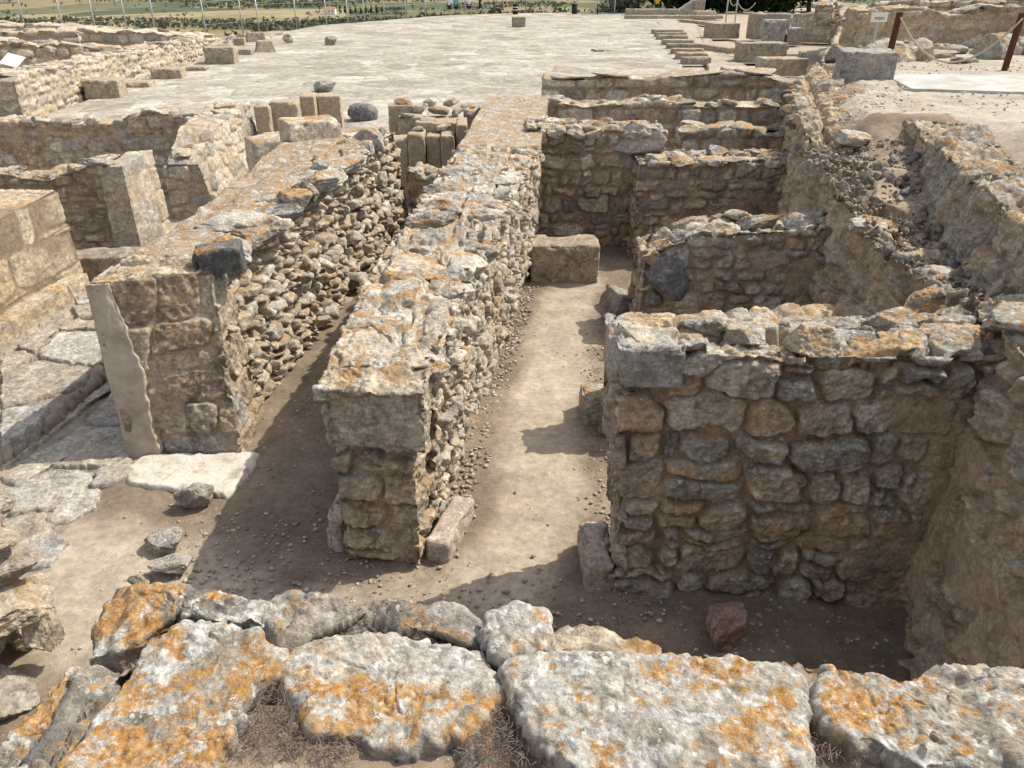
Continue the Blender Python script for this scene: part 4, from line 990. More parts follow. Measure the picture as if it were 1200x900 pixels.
simple_wall('long tumbled rubble ridge on the left skyline below the fence posts', (-33, 50), (-17.5, 46), -.1, (1.35, .9), 2.2, M['pale'], (.9, .9, .5), 154, .1, ncap=16, capsz=(1.3, 1.1, .5), depth=.14)
simple_wall('big pale broken boulders of wall at the upper left corner', (-27, 38), (-21, 41), -.1, (1.7, 1.4), 2.4, M['pale'], (1.2, 1., .7), 155, .09, ncap=7, capsz=(1.5, 1.2, .5), depth=.16)
simple_wall('stepped rubble wall holding the edge of the gravel terrace, right of the path blocks', (7.1, 19.2), (13.4, 34.5), -.05, (2.1, 2.05), -.9, M['wallE'], (.6, .6, .4), 156, .06, ncap=12, capsz=(.9, .8, .3), depth=.07)
simple_wall('far part of the terrace edge wall, among the distant rope posts', (13.6, 35), (18.2, 48), -.05, (2.1, 2.2), -.9, M['pale'], (.8, .8, .5), 157, .1, ncap=8, capsz=(1.2, 1., .4), depth=.08)
rd = np.random.default_rng(31); parts = []
for k in range(900):
    if k < 300: x, y = rd.uniform(-34, -15.6), rd.uniform(30, 58)
    else: x, y = rd.uniform(8.5, 22), rd.uniform(20, 44)
    zb = 0. if k < 300 else float(terrace_z(np.array([x]), np.array([y]))[0])
    if k >= 300 and x < np.interp(y, TB_Y, TB_X) + .3: continue
    s_ = rd.uniform(.12, .5); V, F = ROCKS3[rd.integers(14)]; R_ = rot3(*rd.uniform(-.5, .5, 3))
    parts.append(((V * s_ * np.array([1.2, 1., .6])) @ R_.T + np.array([x, y, zb + s_ * .15]), F, np.tile([rd.uniform(), 1, rd.uniform(), 1], (len(V), 1))))
struct(link('scattered_rubble', mesh_np('scattered_rubble', parts, M['pale'])), 'stuff')

# ------------------------------------------------------------------ foreground wall
FG = thing('foreground_wall', 'broad lichen-covered wall top in the immediate foreground, in front of the viewer', 'wall', (.2, 1.2, 0))
masonry('masonry', [[(-1.22, 1.80, -.05), (-1.17, 1.74, 2.235), (-1.10, .3, 2.23), (-1.2, .3, -.05)],
                    [(.1, 1.72, -.05), (.1, 1.64, 2.21), (.1, .3, 2.21), (.1, .3, -.05)],
                    [(1.0, 1.52, -.05), (1.0, 1.45, 2.22), (1.0, .3, 2.22), (1.0, .3, -.05)],
                    [(2.6, 1.40, -.05), (2.6, 1.32, 2.22), (2.6, .3, 2.22), (2.6, .3, -.05)]], .012, M['fgcore'], FG, (.5, .45, .26), .05, 161, gap=.008, rnd=.05, prot=.02, tilt=.06, warp=.05, rough=.016, lump=.03)
def fg(pxs, z, th, mat, **kw):
    pts = [W(x, y, z)[:2] for x, y in pxs]
    return slab_obj('capstone', pts, z, th, M[mat], FG, res=kw.pop('res', .0065), **kw)
fg([(52, 915), (100, 845), (150, 785), (172, 752), (205, 728), (262, 722), (305, 738), (334, 765), (320, 790), (292, 800), (288, 830), (262, 866), (232, 905), (150, 960)], 2.30, .2, 'fgA', seed=1, dome=.01, rough=.009, edge=.016, ragged=.02)
fg([(328, 782), (342, 757), (368, 742), (402, 733), (470, 738), (520, 748), (562, 757), (588, 783), (592, 815), (560, 850), (470, 880), (420, 872), (360, 845)], 2.28, .2, 'fgD', seed=2, dome=.012, rough=.010, edge=.022, ragged=.02)
fg([(590, 780), (598, 766), (640, 760), (760, 768), (870, 772), (930, 784), (938, 800), (945, 860), (942, 915), (800, 930), (690, 915), (650, 880), (612, 845)], 2.31, .22, 'fgB', seed=3, dome=.008, rough=.009, edge=.014, ragged=.02)
fg([(956, 800), (972, 778), (1010, 784), (1062, 790), (1085, 782), (1130, 784), (1200, 790), (1300, 800), (1320, 900), (1180, 905), (1080, 890), (1000, 862), (968, 840)], 2.31, .22, 'fgB', seed=4, dome=.01, rough=.012, edge=.016, ragged=.022)
fg([(566, 735), (574, 716), (612, 708), (640, 709), (648, 728), (646, 756), (600, 764), (572, 762)], 2.30, .2, 'fgD', seed=5, edge=.02, dome=.01, rough=.01)
fg([(648, 744), (668, 734), (690, 742), (706, 760), (680, 766), (650, 764)], 2.22, .16, 'fgC', seed=6, edge=.03)
fg([(120, 700), (160, 688), (235, 692), (322, 700), (330, 712), (300, 736), (262, 718), (205, 724), (165, 748), (140, 762), (100, 770)], 2.27, .2, 'fgA', seed=7, edge=.02, dome=.014, rough=.012, ragged=.02)
fg([(318, 706), (338, 699), (400, 706), (480, 712), (548, 716), (564, 730), (562, 756), (520, 744), (470, 736), (402, 731), (365, 741), (340, 755), (305, 735)], 2.25, .18, 'fgC', seed=8, edge=.03, dome=.016, rough=.014)
fg([(-70, 960), (-10, 878), (45, 812), (85, 772), (110, 768), (125, 790), (85, 850), (45, 905), (0, 980)], 2.24, .24, 'fgA', seed=9, edge=.02, dome=.02, rough=.018)
fg([(112, 772), (150, 752), (172, 752), (165, 775), (140, 795), (100, 850), (55, 915), (20, 980), (0, 985), (50, 905), (90, 845)], 2.22, .2, 'fgC', seed=10, edge=.02, dome=.02, rough=.018)
fg([(1310, 800), (1400, 792), (1560, 800), (1640, 815), (1650, 900), (1500, 930), (1360, 910)], 2.30, .2, 'fgB', seed=11, dome=.01, rough=.012, edge=.016, ragged=.02)
tag(rock_obj('pebble', 2, Vector(W(948, 822, 2.2)), (.055, .05, .045), (.3, .2, 0), M['rock']), 'small pale grey pebble in the gap between the two right foreground blocks', 'stone')
tag(rock_obj('pebble', 5, Vector(W(1096, 862, 2.34)), (.03, .03, .03), (.3, .2, 0), M['rock']), 'tiny stone chip lying on top of the right foreground block', 'stone')

# dry needles and stalks between the blocks
r = np.random.default_rng(5); SV, SA = [], []
for poly, n in ((((250, 905), (330, 795), (345, 800), (365, 850), (420, 880), (420, 910)), 1300), (((545, 905), (540, 870), (592, 830), (640, 880), (665, 915)), 900), (((946, 910), (946, 835), (965, 845), (1000, 866), (1090, 905)), 1000)):
    P = np.array([W(x, y, 2.2)[:2] for x, y in poly]); lo, hi = P.min(0), P.max(0); cnt = 0
    while cnt < n:
        p = r.uniform(lo, hi); ins = False; j = len(P) - 1
        for i in range(len(P)):
            if (P[i, 1] > p[1]) != (P[j, 1] > p[1]) and p[0] < (P[j, 0] - P[i, 0]) * (p[1] - P[i, 1]) / (P[j, 1] - P[i, 1]) + P[i, 0]: ins = not ins
            j = i
        if not ins: continue
        cnt += 1
        a = r.uniform(0, 6.28); L = r.uniform(.01, .036); w = r.uniform(.0004, .0009); d = np.array([math.cos(a), math.sin(a), r.uniform(-.1, .35)]); s = np.array([-d[1], d[0], 0]) * w
        b = np.array([p[0], p[1], 2.235 + r.uniform(.005, .035)]); c1 = b + d * L * .5 + np.array([0, 0, r.uniform(0, .008)]); c2 = b + d * L + s * r.uniform(-8, 8)
        SV.append([b - s, b + s, c1 + s, c1 - s, c2 + s, c2 - s]); SA.append(r.uniform())
SV = np.array(SV); n = len(SV); base = np.arange(n) * 6
SF = np.concatenate([np.stack([base, base + 1, base + 2, base + 3], 1), np.stack([base + 3, base + 2, base + 4, base + 5], 1)])
sa = np.repeat(np.array(SA), 6)
struct(link('dry_grass', mesh_np('dry_grass', [(SV.reshape(-1, 3), SF, np.stack([sa, sa, sa, np.ones_like(sa)], 1))], M['straw'], False)), 'stuff')

# ------------------------------------------------------------------ stack of stones bottom left
St = thing('rubble_wall', 'ragged end of a dry-stone wall of big tilted stones at the lower left edge', 'wall', (-3.3, 3.4, 0))
stk = [((-3.05, 3.72, 1.06), (.5, .5, .28), 0), ((-3.15, 3.66, .86), (.7, .5, .2), 1), ((-2.95, 3.62, .70), (.6, .46, .22), 2), ((-3.0, 3.42, .55), (.85, .6, .26), 3), ((-2.78, 3.5, .30), (.34, .36, .5), 4), ((-3.15, 3.3, .28), (.6, .5, .42), 5),
       ((-2.95, 3.2, .05), (.7, .5, .26), 6), ((-3.5, 3.6, .55), (.8, .7, .3), 7), ((-3.5, 3.5, .2), (.8, .8, .5), 8), ((-3.45, 3.75, .95), (.7, .6, .3), 9), ((-2.9, 3.68, .48), (.2, .2, .16), 10), ((-3.1, 3.75, .12), (.6, .4, .4), 11), ((-2.62, 3.02, -.02), (.5, .4, .2), 12)]
for p, s, k in stk:
    rock_obj('stone', k + 2, (p[0] - .1, p[1], p[2]), (s[0] * .92, s[1] * .92, s[2]), (.15 * math.sin(k * 3), .18 * math.cos(k * 2), -.4 + .3 * math.sin(k * 5)), M['stack'], St, 6)

# ------------------------------------------------------------------ loose rocks on the floor
def loose(px, py, size, k, mat, label, z=0, rot=(0, 0, 0), name='rock'):
    x, y, _ = W(px, py, z)
    return tag(rock_obj(name, k, (x, y, z + size[2] * .34), size, rot, M[mat], sub=6), label, 'rock')
loose(229, 590, (.34, .3, .27), 1, 'floorrock', 'upright grey rock on the earth just in front of the white slab')
loose(199, 640, (.36, .26, .2), 4, 'floorrock', 'mottled rock lying on earth, first of the pair beyond the orange foreground stones', rot=(0, 0, .4))
loose(208, 667, (.4, .24, .17), 8, 'floorrock', 'low pale split rock with a flat top, nearest the foreground wall on the left', rot=(0, 0, .3))
loose(167, 680, (.24, .16, .06), 9, 'rock', 'thin flat stone half buried in the earth beside the pale split rock')
loose(846, 742, (.42, .36, .34), 11, 'rockred', 'reddish-brown angular rock in the shaded corner room on the right', rot=(.1, .1, .5))
loose(709, 505, (.2, .22, .1), 3, 'cap', 'pale stone chunk lying on the passage floor by the tall right wall')
block('stone_block', (.83, 6.62, -.02), (.34, .42, .32), .1, M['cap'], 'small square grey block on the passage floor against the right wall', 'stone block', 301, .015, .04, .05)
block('stone_block', (.74, 10.6, -.02), (.95, .56, .56), -.02, M['block'], 'rectangular seat-like block with a flat grey top at the far end of the passage', 'stone block', 302, .018, .03, .05)
block('leaning_slab', (1.36, 9.35, -.05), (.34, .5, .3), .3, M['greyblock'], 'dark slab leaning at the left end of the low dark cross wall', 'stone slab', 303, .018, .03, .05, tilt=(0, .35))
for k, (px, py, s) in enumerate(((604, 577, .05), (682, 703, .04), (764, 718, .045))):
    tag(rock_obj('pebble', k, Vector(W(px, py, .01)), (s, s, s * .8), (k, 0, 0), M['pale'] if False else M['cap'], sub=3), ('white pebble on the passage floor beside the middle wall foot', 'white pebble on shaded earth in front of the right wall plinth', 'pale pebble on dark earth below the brown rubble face')[k], 'pebble')

# pebbles strewn along the wall feet
r = np.random.default_rng(77); parts = []
def pebbles(P0, P1, n, spread, smin=.004, smax=.017):
    for _ in range(n):
        t = r.uniform(); x = P0[0] + (P1[0] - P0[0]) * t + r.normal() * spread; y = P0[1] + (P1[1] - P0[1]) * t + r.normal() * spread
        s = smin + (smax - smin) * r.uniform() ** 3
        V, F = ico(2); V = V * (1 + .3 * r.normal(size=(len(V), 1)) * .5)
        V = V * s * np.array([r.uniform(.8, 1.4), r.uniform(.8, 1.2), .7]) + np.array([x, y, s * .3])
        parts.append((V, F, np.tile([r.uniform(), 1, r.uniform(), 1], (len(V), 1))))
pebbles((-.50, 4.6), (.28, 10.4), 1500, .06, .003, .02); pebbles((.70, 4.2), (1.0, 9), 500, .08); pebbles((.2, 4.6), (.7, 9.5), 200, .35, .003, .01)
pebbles((-2.3, 5.5), (-1.7, 10), 900, .14); pebbles((-2.2, 5), (-1.5, 4), 500, .45); pebbles((.6, 3.95), (2.4, 3.7), 450, .2); pebbles((-2.6, 4.6), (-1.6, 3.4), 400, .4); pebbles((-1.3, 4.3), (.6, 3.8), 300, .2)
struct(link('gravel', mesh_np('gravel', parts, M['pebble'])), 'stuff')

# ------------------------------------------------------------------ stone paving of the left corridor
flags_low = [[(0, 556), (60, 520), (96, 498), (150, 500), (155, 530), (120, 545), (60, 545), (20, 570)], [(98, 494), (128, 462), (150, 452), (157, 496)], [(0, 572), (22, 570), (60, 549), (112, 551), (95, 575), (60, 592), (0, 602)],
             [(115, 550), (150, 536), (160, 548), (130, 566), (104, 570)], [(62, 594), (100, 574), (120, 572), (112, 594), (70, 612), (56, 610)], [(0, 606), (52, 598), (62, 616), (40, 640), (0, 640)], [(30, 640), (66, 620), (78, 634), (62, 660), (30, 665)], [(120, 458), (60, 508), (0, 550), (0, 540), (80, 482), (130, 442), (148, 446)],
             [(-70, 600), (-5, 575), (-5, 640), (-60, 660)], [(-90, 560), (-6, 552), (-6, 572), (-75, 594)]]
flags_up = [[(0, 438), (50, 420), (105, 430), (96, 446), (30, 470), (0, 474)], [(42, 414), (72, 388), (118, 386), (124, 412), (108, 426), (60, 420)], [(66, 384), (90, 372), (116, 376), (118, 383), (72, 386)], [(0, 480), (40, 470), (60, 478), (20, 510), (0, 520)], [(0, 412), (30, 410), (28, 420), (0, 440)], [(84, 358), (106, 356), (112, 370), (90, 370)],
            [(20, 404), (60, 378), (68, 386), (40, 412)], [(90, 346), (108, 342), (110, 352), (90, 355)], [(-70, 440), (-6, 420), (-6, 470), (-60, 500)], [(-60, 510), (-6, 484), (-6, 524), (-60, 555)]]
Vs, Fs, Ts, As, off = [], [], [], [], 0
for k, (pl_, z) in enumerate([(p, .052) for p in flags_low] + [(p, .212) for p in flags_up]):
    P2 = np.array([W(x, y, z)[:2] for x, y in pl_]); c_ = P2.mean(0); P2 = c_ + (P2 - c_) * .975
    V, F, T = slab_poly(P2, z, .12, res=.016, seed=400 + k, dome=.006, rough=.007, edge=.01, ragged=.03, tilt=(random.uniform(-.02, .02), random.uniform(-.015, .015)))
    Vs.append(V); Fs.append(F + off); Ts.append(T + off); off += len(V); As.append(np.tile([random.random(), 1, random.random(), 1], (len(V), 1)))
struct(link('stone_paving', mesh_np2('stone_paving', np.concatenate(Vs), np.concatenate(Fs), np.concatenate(Ts), M['flag'], np.concatenate(As))))
# raised bed of the upper pavement
bx = [W(x, y, .15)[:2] for x, y in ((-120, 625), (0, 530), (75, 474), (118, 436), (122, 380), (112, 340), (84, 330), (0, 400), (-120, 470))]
bl = [W(x, y, .02)[:2] for x, y in ((-150, 640), (0, 545), (80, 480), (130, 440), (158, 450), (163, 540), (118, 572), (80, 625), (60, 668), (-150, 760))]
V, F, T = slab_poly(bl, .012, .1, res=.03, seed=461, dome=.004, rough=.006, edge=.01, ragged=.05)
struct(link('pavement_bed', mesh_np2('pavement_bed', V, F, T, M['flagbed'])))
V, F, T = slab_poly(bx, .155, .2, res=.03, seed=460, dome=.008, rough=.014, edge=.01, ragged=.07)
struct(link('pavement_bed', mesh_np2('pavement_bed', V, F, T, M['flagbed'])))

# ------------------------------------------------------------------ blocks and stones on the court
def cblock(px, py, size, rz, label, k, mat='block', z=.15, **kw):
    x, y, _ = W(px, py, z)
    return block('stone_block', (x, y + size[1] / 2, z - .02), size, rz, M[mat], label, 'stone block', 500 + k, kw.pop('res', .06), kw.pop('rad', .03), kw.pop('chip', .05), **kw)
cblock(118, 115, (1.15, 1.0, .58), .15, 'nearest big squared block in the row along the left side of the court', 1)
cblock(158, 103, (.95, .8, .2), .1, 'low flat slab between the nearest and second squared blocks of the left court row', 2)
cblock(194, 93, (1.15, .9, .4), .1, 'second squared block from the front in the left court row, knee high', 3)
cblock(227, 83, (.95, .7, .17), .1, 'low flat slab just in front of the largest cube block of the left court row', 4)
cblock(256, 75, (1.35, 1.2, .72), .12, 'largest cube-like block with a sharp dark front in the left court row', 5)
cblock(283, 65, (.95, .9, .3), .1, 'low dark-fronted slab just behind the largest cube block', 6)
cblock(307, 61, (1.1, 1.3, .55), .3, 'block with a peaked broken top beyond the largest cube block', 7, taper=.3)
cblock(280, 53, (.6, .6, .4), .1, 'small brown-fronted stone at the back of the left court row', 8)
cblock(298, 49, (1.2, .8, .55), .4, 'long orange-tinged fallen stone near the fence on the left', 9, taper=.2)
cblock(262, 62, (.9, .5, .4), 0, 'little stone with a dark reddish front near the end of the pale court wall', 10)
cblock(608, 32, (1.0, .9, .75), .1, 'lone squared stone far out in the middle of the court', 11)
cblock(705, 60, (.9, .7, .1), .3, 'low broken paving flake lifted from the middle of the court', 12)
def cloose(px, py, size, k, mat, label):
    x, y, _ = W(px, py, .15); return tag(rock_obj('rock', k, (x, y + size[1] / 2, .15 + size[2] * .3), size, (0, .1, .3), M[mat], sub='r' if mat == 'blue' else 4), label, 'rock')
cloose(380, 108, (1.0, .8, .5), 7, 'greyblock', 'dark wide rock with a whitish top lying alone on the near court')
cloose(423, 144, (.95, .8, .62), 10, 'blue', 'rounded blue-grey boulder on the near edge of the court')
cloose(336, 51, (.8, .7, .65), 2, 'block', 'roundish stone near the left edge of the court, level with the peaked block')
cloose(388, 53, (.9, .8, .7), 4, 'block', 'brownish rounded stone alone on the far left part of the court')
cloose(385, 155, (.5, .4, .4), 4, 'greyblock', 'small dark stone stump right behind the long dry-stone wall')

# ------------------------------------------------------------------ right middle distance
# stepped drain slots beside the court
Dr = thing('stone_grating', 'row of parallel stone bars over dark slots along the right edge of the court', 'stone steps', (*W(800, 60, .15)[:2], .1))
for k, (py, x0, x1) in enumerate(((38.5, 764, 800), (42, 767, 804), (45.5, 769, 806), (51, 776, 812), (56, 781, 818), (62, 786, 824), (67, 792, 828), (72.5, 798, 832))):
    a = W(x0, py, .2); b = W(x1, py, .2); L = b[0] - a[0]
    V, F = boxmesh((L, .55 if k % 3 else .8, .32), .12, .03, 600 + k, .03, .02)
    o = link('stone_bar', mesh_np('stone_bar', [(V + np.array([(a[0] + b[0]) / 2, a[1], .1]), F, None)], M['block']), Dr)
# path & pavement at right of the grating
pp = [W(x, y, .16)[:2] for x, y in ((770, 26), (812, 24), (846, 60), (900, 92), (905, 100), (835, 98), (828, 74), (800, 50))]
V, F, T = slab_poly(pp, .172, .12, res=.3, seed=620, dome=.02, rough=.01, edge=.02)
struct(link('path', mesh_np2('path', V, F, T, M['gravel'])))
cblock(893, 73, (2.2, 1.1, .85), .05, 'long low limestone block beside the path right of the court', 21, res=.07)
cblock(918, 89, (1.9, 1.0, .68), .03, 'orange-topped squared block nearest the ruined rooms, right of the path', 22, 'ashlar' if False else 'cap', res=.07)
cblock(940, 88, (.3, .5, .9), 0, 'narrow upright stone post beside the orange-topped squared block', 23, 'greyblock')
cblock(848, 45, (1.9, 1.4, .9), .2, 'pale cracked block by the path, in front of the far rope posts', 24, 'block')
cblock(845, 63, (.6, 3.4, .3), .35, 'long kerb slab running beside the path, at the foot of the limestone block', 25, 'block')
cblock(828, 30, (1.0, 5.0, .25), .35, 'flat pale kerb slab receding along the path at the far right of the court', 26, 'block')
cblock(880, 88, (1.6, 1.6, .2), .2, 'flat white paving slab before the orange-topped block', 27, 'plinth')
cblock(764, 17.5, (5.2, 1.0, .55), 0, 'long pale stone bench at the far right corner of the court', 28, 'block', res=.12)
cblock(790, 22, (9., .9, .3), 0, 'long low step of red-brown stone beneath the far stone bench', 29, 'block', res=.15)
cblock(806, 17, (2.2, .8, .9), .2, 'stone slab tilted up against its neighbours at the far right corner', 30, 'greyblock', tilt=(0, -.55), res=.1)
cblock(818, 17, (1.2, 1.0, 1.35), .1, 'upright pale stone next to the tilted slab in front of the dark trees', 31, 'block', res=.1)
cblock(826, 21, (2.6, 1.4, .6), .2, 'broad low boulder at the foot of the upright pale stone', 32, 'block', taper=.25, res=.1)
cblock(909, 40, (.9, .5, .5), 0, 'grey slab on the wall top in front of the distant hill', 33, 'greyblock', z=1.9)
cblock(902, 46, (2.4, 1.2, 1.5), .1, 'tall tan stump of masonry with rope posts in front', 34, 'block', z=.15, res=.1)
cblock(918, 52, (2.2, .9, .9), .1, 'grey block at the foot of the tan stump, behind the rope', 35, 'greyblock', z=.15, res=.1)

def rubble_row(label, P0, P1, z0, zt, th, seed, mat='wallE', cell=(.6, .6, .35), res=.07, ncap=7, capsz=(.8, .7, .35)):
    return simple_wall(label, P0, P1, z0, zt, th, M[mat], cell, seed, res, ncap, 'cap', capsz, depth=.08)
rubble_row('wide grey plastered ruin wall just beyond the leaning rust posts', (8.9, 22.0), (15.5, 22.6), 1.6, (3.0, 3.05), .8, 701, 'clay', (.5, .5, .35), .05, 10, (.6, .6, .25))
rubble_row('dark blackened ruin wall behind the rope between the rust posts', (13.2, 20.3), (17.5, 20.9), 1.6, (3.0, 2.9), .8, 702, 'wallC', (.8, .6, .5), .05, 4, (1., .7, .2))
rubble_row('low ruin wall in the second row behind the grey plastered wall', (13.5, 32), (20, 31), 1.5, (2.9, 3.1), .9, 703)
rubble_row('ruin wall with flat coping behind the little white notice board', (16.2, 27.5), (20.5, 27), 1.6, (3.25, 3.2), 1.0, 704, 'wallE', (.9, .8, .5), .07, 4, (1.6, 1., .2))
rubble_row('tall tumbled bank of ruin masonry below the flat shelter roof', (19.0, 31), (30, 30), 1.8, (4.0, 3.8), 3., 705, 'clay', (.9, .8, .6), .1, 12, (1.4, 1.2, .6))
rubble_row('far broken ruin wall at the end of the path, before the dark trees', (17.0, 52), (26, 48), .1, (1.6, 2.4), 1.2, 706, 'pale', (.8, .8, .5), .12, 10, (1.2, .9, .5))
rubble_row('low rubble strip in front of the far broken ruin wall', (16.5, 44), (19.5, 41), .1, (1.2, 1.6), 1.0, 707, 'pale', (.7, .7, .4), .1, 7, (.9, .8, .5))
rubble_row('short stub of ruin wall just left of the notice board', (14.6, 24.5), (16.4, 24.2), 1.6, (2.9, 2.7), .9, 709, 'wallE', (.5, .5, .35), .06, 4, (.6, .6, .3))
rubble_row('crumbling ruin wall between the notice board and the tall tumbled bank', (18.0, 29.6), (22.5, 28.6), 1.7, (3.2, 3.5), 1.0, 710, 'wallC', (.7, .6, .4), .08, 6, (1., .8, .35))
rubble_row('ragged ruin wall on the skyline left of the tall tumbled bank', (17.5, 38), (22, 36.5), 1.7, (3.3, 3.8), 1.6, 711, 'clay', (.9, .8, .6), .1, 6, (1.3, 1., .5))
rubble_row('stone-lined ruin wall behind the right rust post', (17.6, 23.6), (22, 23), 1.7, (3.3, 3.2), 1.0, 712, 'wallE', (.7, .6, .3), .06, 6, (.9, .8, .25))
for bx_, by_, sx_, sy_, sz_, k_, mm, lab in ((8.1, 18.2, 1.5, .9, .62, 2, 'caporange', 'long orange-topped boulder just right of the leaning rust post'), (9.0, 18.3, .55, .5, .55, 5, 'block', 'small tan drum-like stone beside the long orange-topped boulder'), (9.6, 19.0, 1.5, 1.0, .4, 7, 'capC', 'flat pale boulder under the lowest sag of the rope'), (10.7, 18.6, 1.3, 1.0, .85, 3, 'cap', 'large grey boulder left of the right-hand rust post'), (9.5, 17.6, .8, .6, .3, 8, 'pale2', 'low broken stone on the ground in front of the flat pale boulder'), (7.3, 18.6, .7, .6, .5, 10, 'cap', 'grey boulder half hidden behind the leaning rust post')):
    tag(rock_obj('boulder', k_, (bx_, by_, 2.1 + sz_ * .3), (sx_, sy_, sz_), (0, .1, .4 * math.sin(k_)), M.get(mm, M['block'])), lab, 'boulder')
rubble_row('grey rubble strip running beside the distant dark rope posts', (15.2, 40.5), (17.2, 45.5), 1.6, (2.5, 2.7), .9, 714, 'wallE', (.7, .6, .4), .09, 6, (1., .8, .35))
rubble_row('pale knee-high rubble wall right of the rust posts', (12.6, 16.7), (14.6, 16.2), 1.9, (2.75, 2.7), .8, 708, 'pale', (.5, .5, .35), .04, 5, (.5, .45, .3))

# grey block with weathered front, white concrete slab, rope posts
block('stone_block', (6.1, 14.4, 1.93), (.88, .95, .78), -.25, M['greyblock'], 'grey squared block with a black-stained front beside the white concrete slab', 'stone block', 801, .03, .025, .03)
rock_obj('rock', 5, (5.35, 13.9, 2.12), (.75, .6, .5), (.1, 0, .4), M['caplime']); tag(bpy.context.scene.objects[-1] if False else COL.objects[-1], 'rounded grey stone leaning on the left side of the black-stained squared block', 'rock')
sl = [W(x, y, 2.25)[:2] for x, y in ((1033, 90), (1180, 91), (1300, 104), (1300, 116), (1200, 112), (1067, 108))]
bm = bmesh.new(); f_ = bm.faces.new([bm.verts.new((x, y, 2.1)) for x, y in sl]); ex = bmesh.ops.extrude_face_region(bm, geom=[f_])
bmesh.ops.translate(bm, verts=[v for v in ex['geom'] if isinstance(v, bmesh.types.BMVert)], vec=(0, 0, .2)); bmesh.ops.recalc_face_normals(bm, faces=bm.faces[:]); bmesh.ops.bevel(bm, geom=bm.edges[:], offset=.012, segments=2, affect='EDGES')
me = bpy.data.meshes.new('concrete_slab'); bm.to_mesh(me); bm.free(); me.materials.append(M['slab'])
tag(link('concrete_slab', me), 'smooth white concrete slab on the gravel in front of the rust posts', 'concrete slab')
posts = []
for k, (px, py, lean, lab) in enumerate(((1037, 84, .05, 'rust-brown steel post leaning right at the left corner of the white slab'), (1176, 86, .04, 'rust-brown steel post at the far right corner of the white slab'))):
    x, y, _ = W(px, py, 2.15)
    t = thing('rope_post', lab, 'post', (x, y, 2.15))
    bevbox('shaft', (-.045, -.045, 0), (.045, .045, 1.06), M['rust'], None, .006, .1, (0, 0, 0), (0, lean)).parent = t
    bevbox('foot', (-.12, -.1, -.02), (.12, .1, .05), M['block'], None, .01, .1, (0, 0, 0)).parent = t
    posts.append((x + lean, y, 3.12))
a, b = np.array(posts[0]), np.array(posts[1])
tag(tube_obj('rope', [a + (b - a) * t - np.array([0, .06, 0.78 * 4 * t * (1 - t)]) for t in np.linspace(0, 1, 25)], .018, M['rope']), 'thick pale rope sagging between the two rust posts', 'rope')
c_ = np.array([17.5, 15.5, 3.0])
for k, (px, py, h, lab) in enumerate(((905, 45, 1., 'dark rope post in the middle of the far rope line'), (891, 41, 1., 'short dark rope post farthest along the rope line'), (919, 57, 1., 'dark rope post nearest the grey plastered ruin wall'))):
    x, y, _ = W(px, py, .15)
    t = thing('rope_post', lab, 'post', (x, y, .1))
    bevbox('shaft', (-.06, -.06, 0), (.06, .06, h + .5), M['rust'], None, .01, 0, (0, 0, 0)).parent = t
    bevbox('foot', (-.2, -.2, 0), (.2, .2, .15), M['block'], None, .02, 0, (0, 0, 0)).parent = t
# light posts with rope before the trees
pr = []
for px, lab in ((851, 'thin white post with sagging rope, on the left before the dark trees'), (862, 'short white post with sagging rope, on the right before the dark trees')):
    x, y, _ = W(px, 19, .6); t = thing('rope_post', lab, 'post', (x, y, .1)); tube_obj('shaft', [(x, y, .1), (x, y, 2.3)], .06, M['steel'], t); pr.append((x, y))
a = np.array([*pr[0], 2.2]); b = np.array([*pr[1], 1.7]); e = b + (b - a) * 1.9 + np.array([0, 0, .9])
tag(tube_obj('rope', [a + (b - a) * t - np.array([0, .1, .5 * 4 * t * (1 - t)]) for t in np.linspace(0, 1, 10)] + [b + (e - b) * t - np.array([0, .1, .6 * 4 * t * (1 - t)]) for t in np.linspace(.05, 1, 14)], .035, M['rope']), 'thin pale rope hanging from the white posts before the dark trees', 'rope')

# white notice board
nx, ny, _ = W(1029, 27, 2.9)
nb = thing('notice_board', 'small white notice board on the ruins behind the leaning rust post', 'sign', (nx, ny, 2.0))
bevbox('panel', (-.18, -.012, 0), (.18, .012, .19), M['signw'], None, .004, 0, None, None); o = COL.objects[-1]; o.parent = nb; o.location = (0, 0, .92); panel = o
bevbox('stake', (-.03, -.02, 0), (.03, .02, .9), M['steel'], None, .004); o = COL.objects[-1]; o.parent = nb; o.location = (0, .03, 0)
cu = bpy.data.curves.new('lettering', 'FONT'); cu.body = 'PASSO'; cu.size = .075; cu.align_x = 'CENTER'; cu.extrude = .002; cu.materials.append(M['ink'])
tmp = bpy.data.objects.new('tmp', cu); COL.objects.link(tmp); dg = bpy.context.evaluated_depsgraph_get(); me = bpy.data.meshes.new_from_object(tmp.evaluated_get(dg)); bpy.data.objects.remove(tmp)
o = bpy.data.objects.new('lettering', me); COL.objects.link(o); o.parent = panel; o.rotation_euler = (math.pi / 2, 0, 0); o.location = (.01, -.016, .05)

# flat shelter roof
sx, sy, sz = 27.5, 40, 4.3
sh = thing('shelter_roof', 'flat grey shelter roof over the ruins at the top right corner', 'shelter', (sx, sy, 3.0))
bevbox('roof', (-5, -3, 0), (5, 4, .28), M['roof'], None, .03, -.05); o = COL.objects[-1]; o.parent = sh; o.location = (0, 0, 1.9)
for ax_, ay_ in ((-4.6, -2.6), (4.6, -2.6), (-4.6, 3.6), (4.6, 3.6), (0, -2.6)):
    bevbox('pillar', (-.12, -.12, -1.5), (.12, .12, 1.9), M['rust'], None, .01); o = COL.objects[-1]; o.parent = sh; o.location = (ax_, ay_, 0)
bevbox('back_wall', (-4.8, 3.2, -1.5), (4.8, 3.4, 1.88), M['block'], None, .01); o = COL.objects[-1]; o.parent = sh

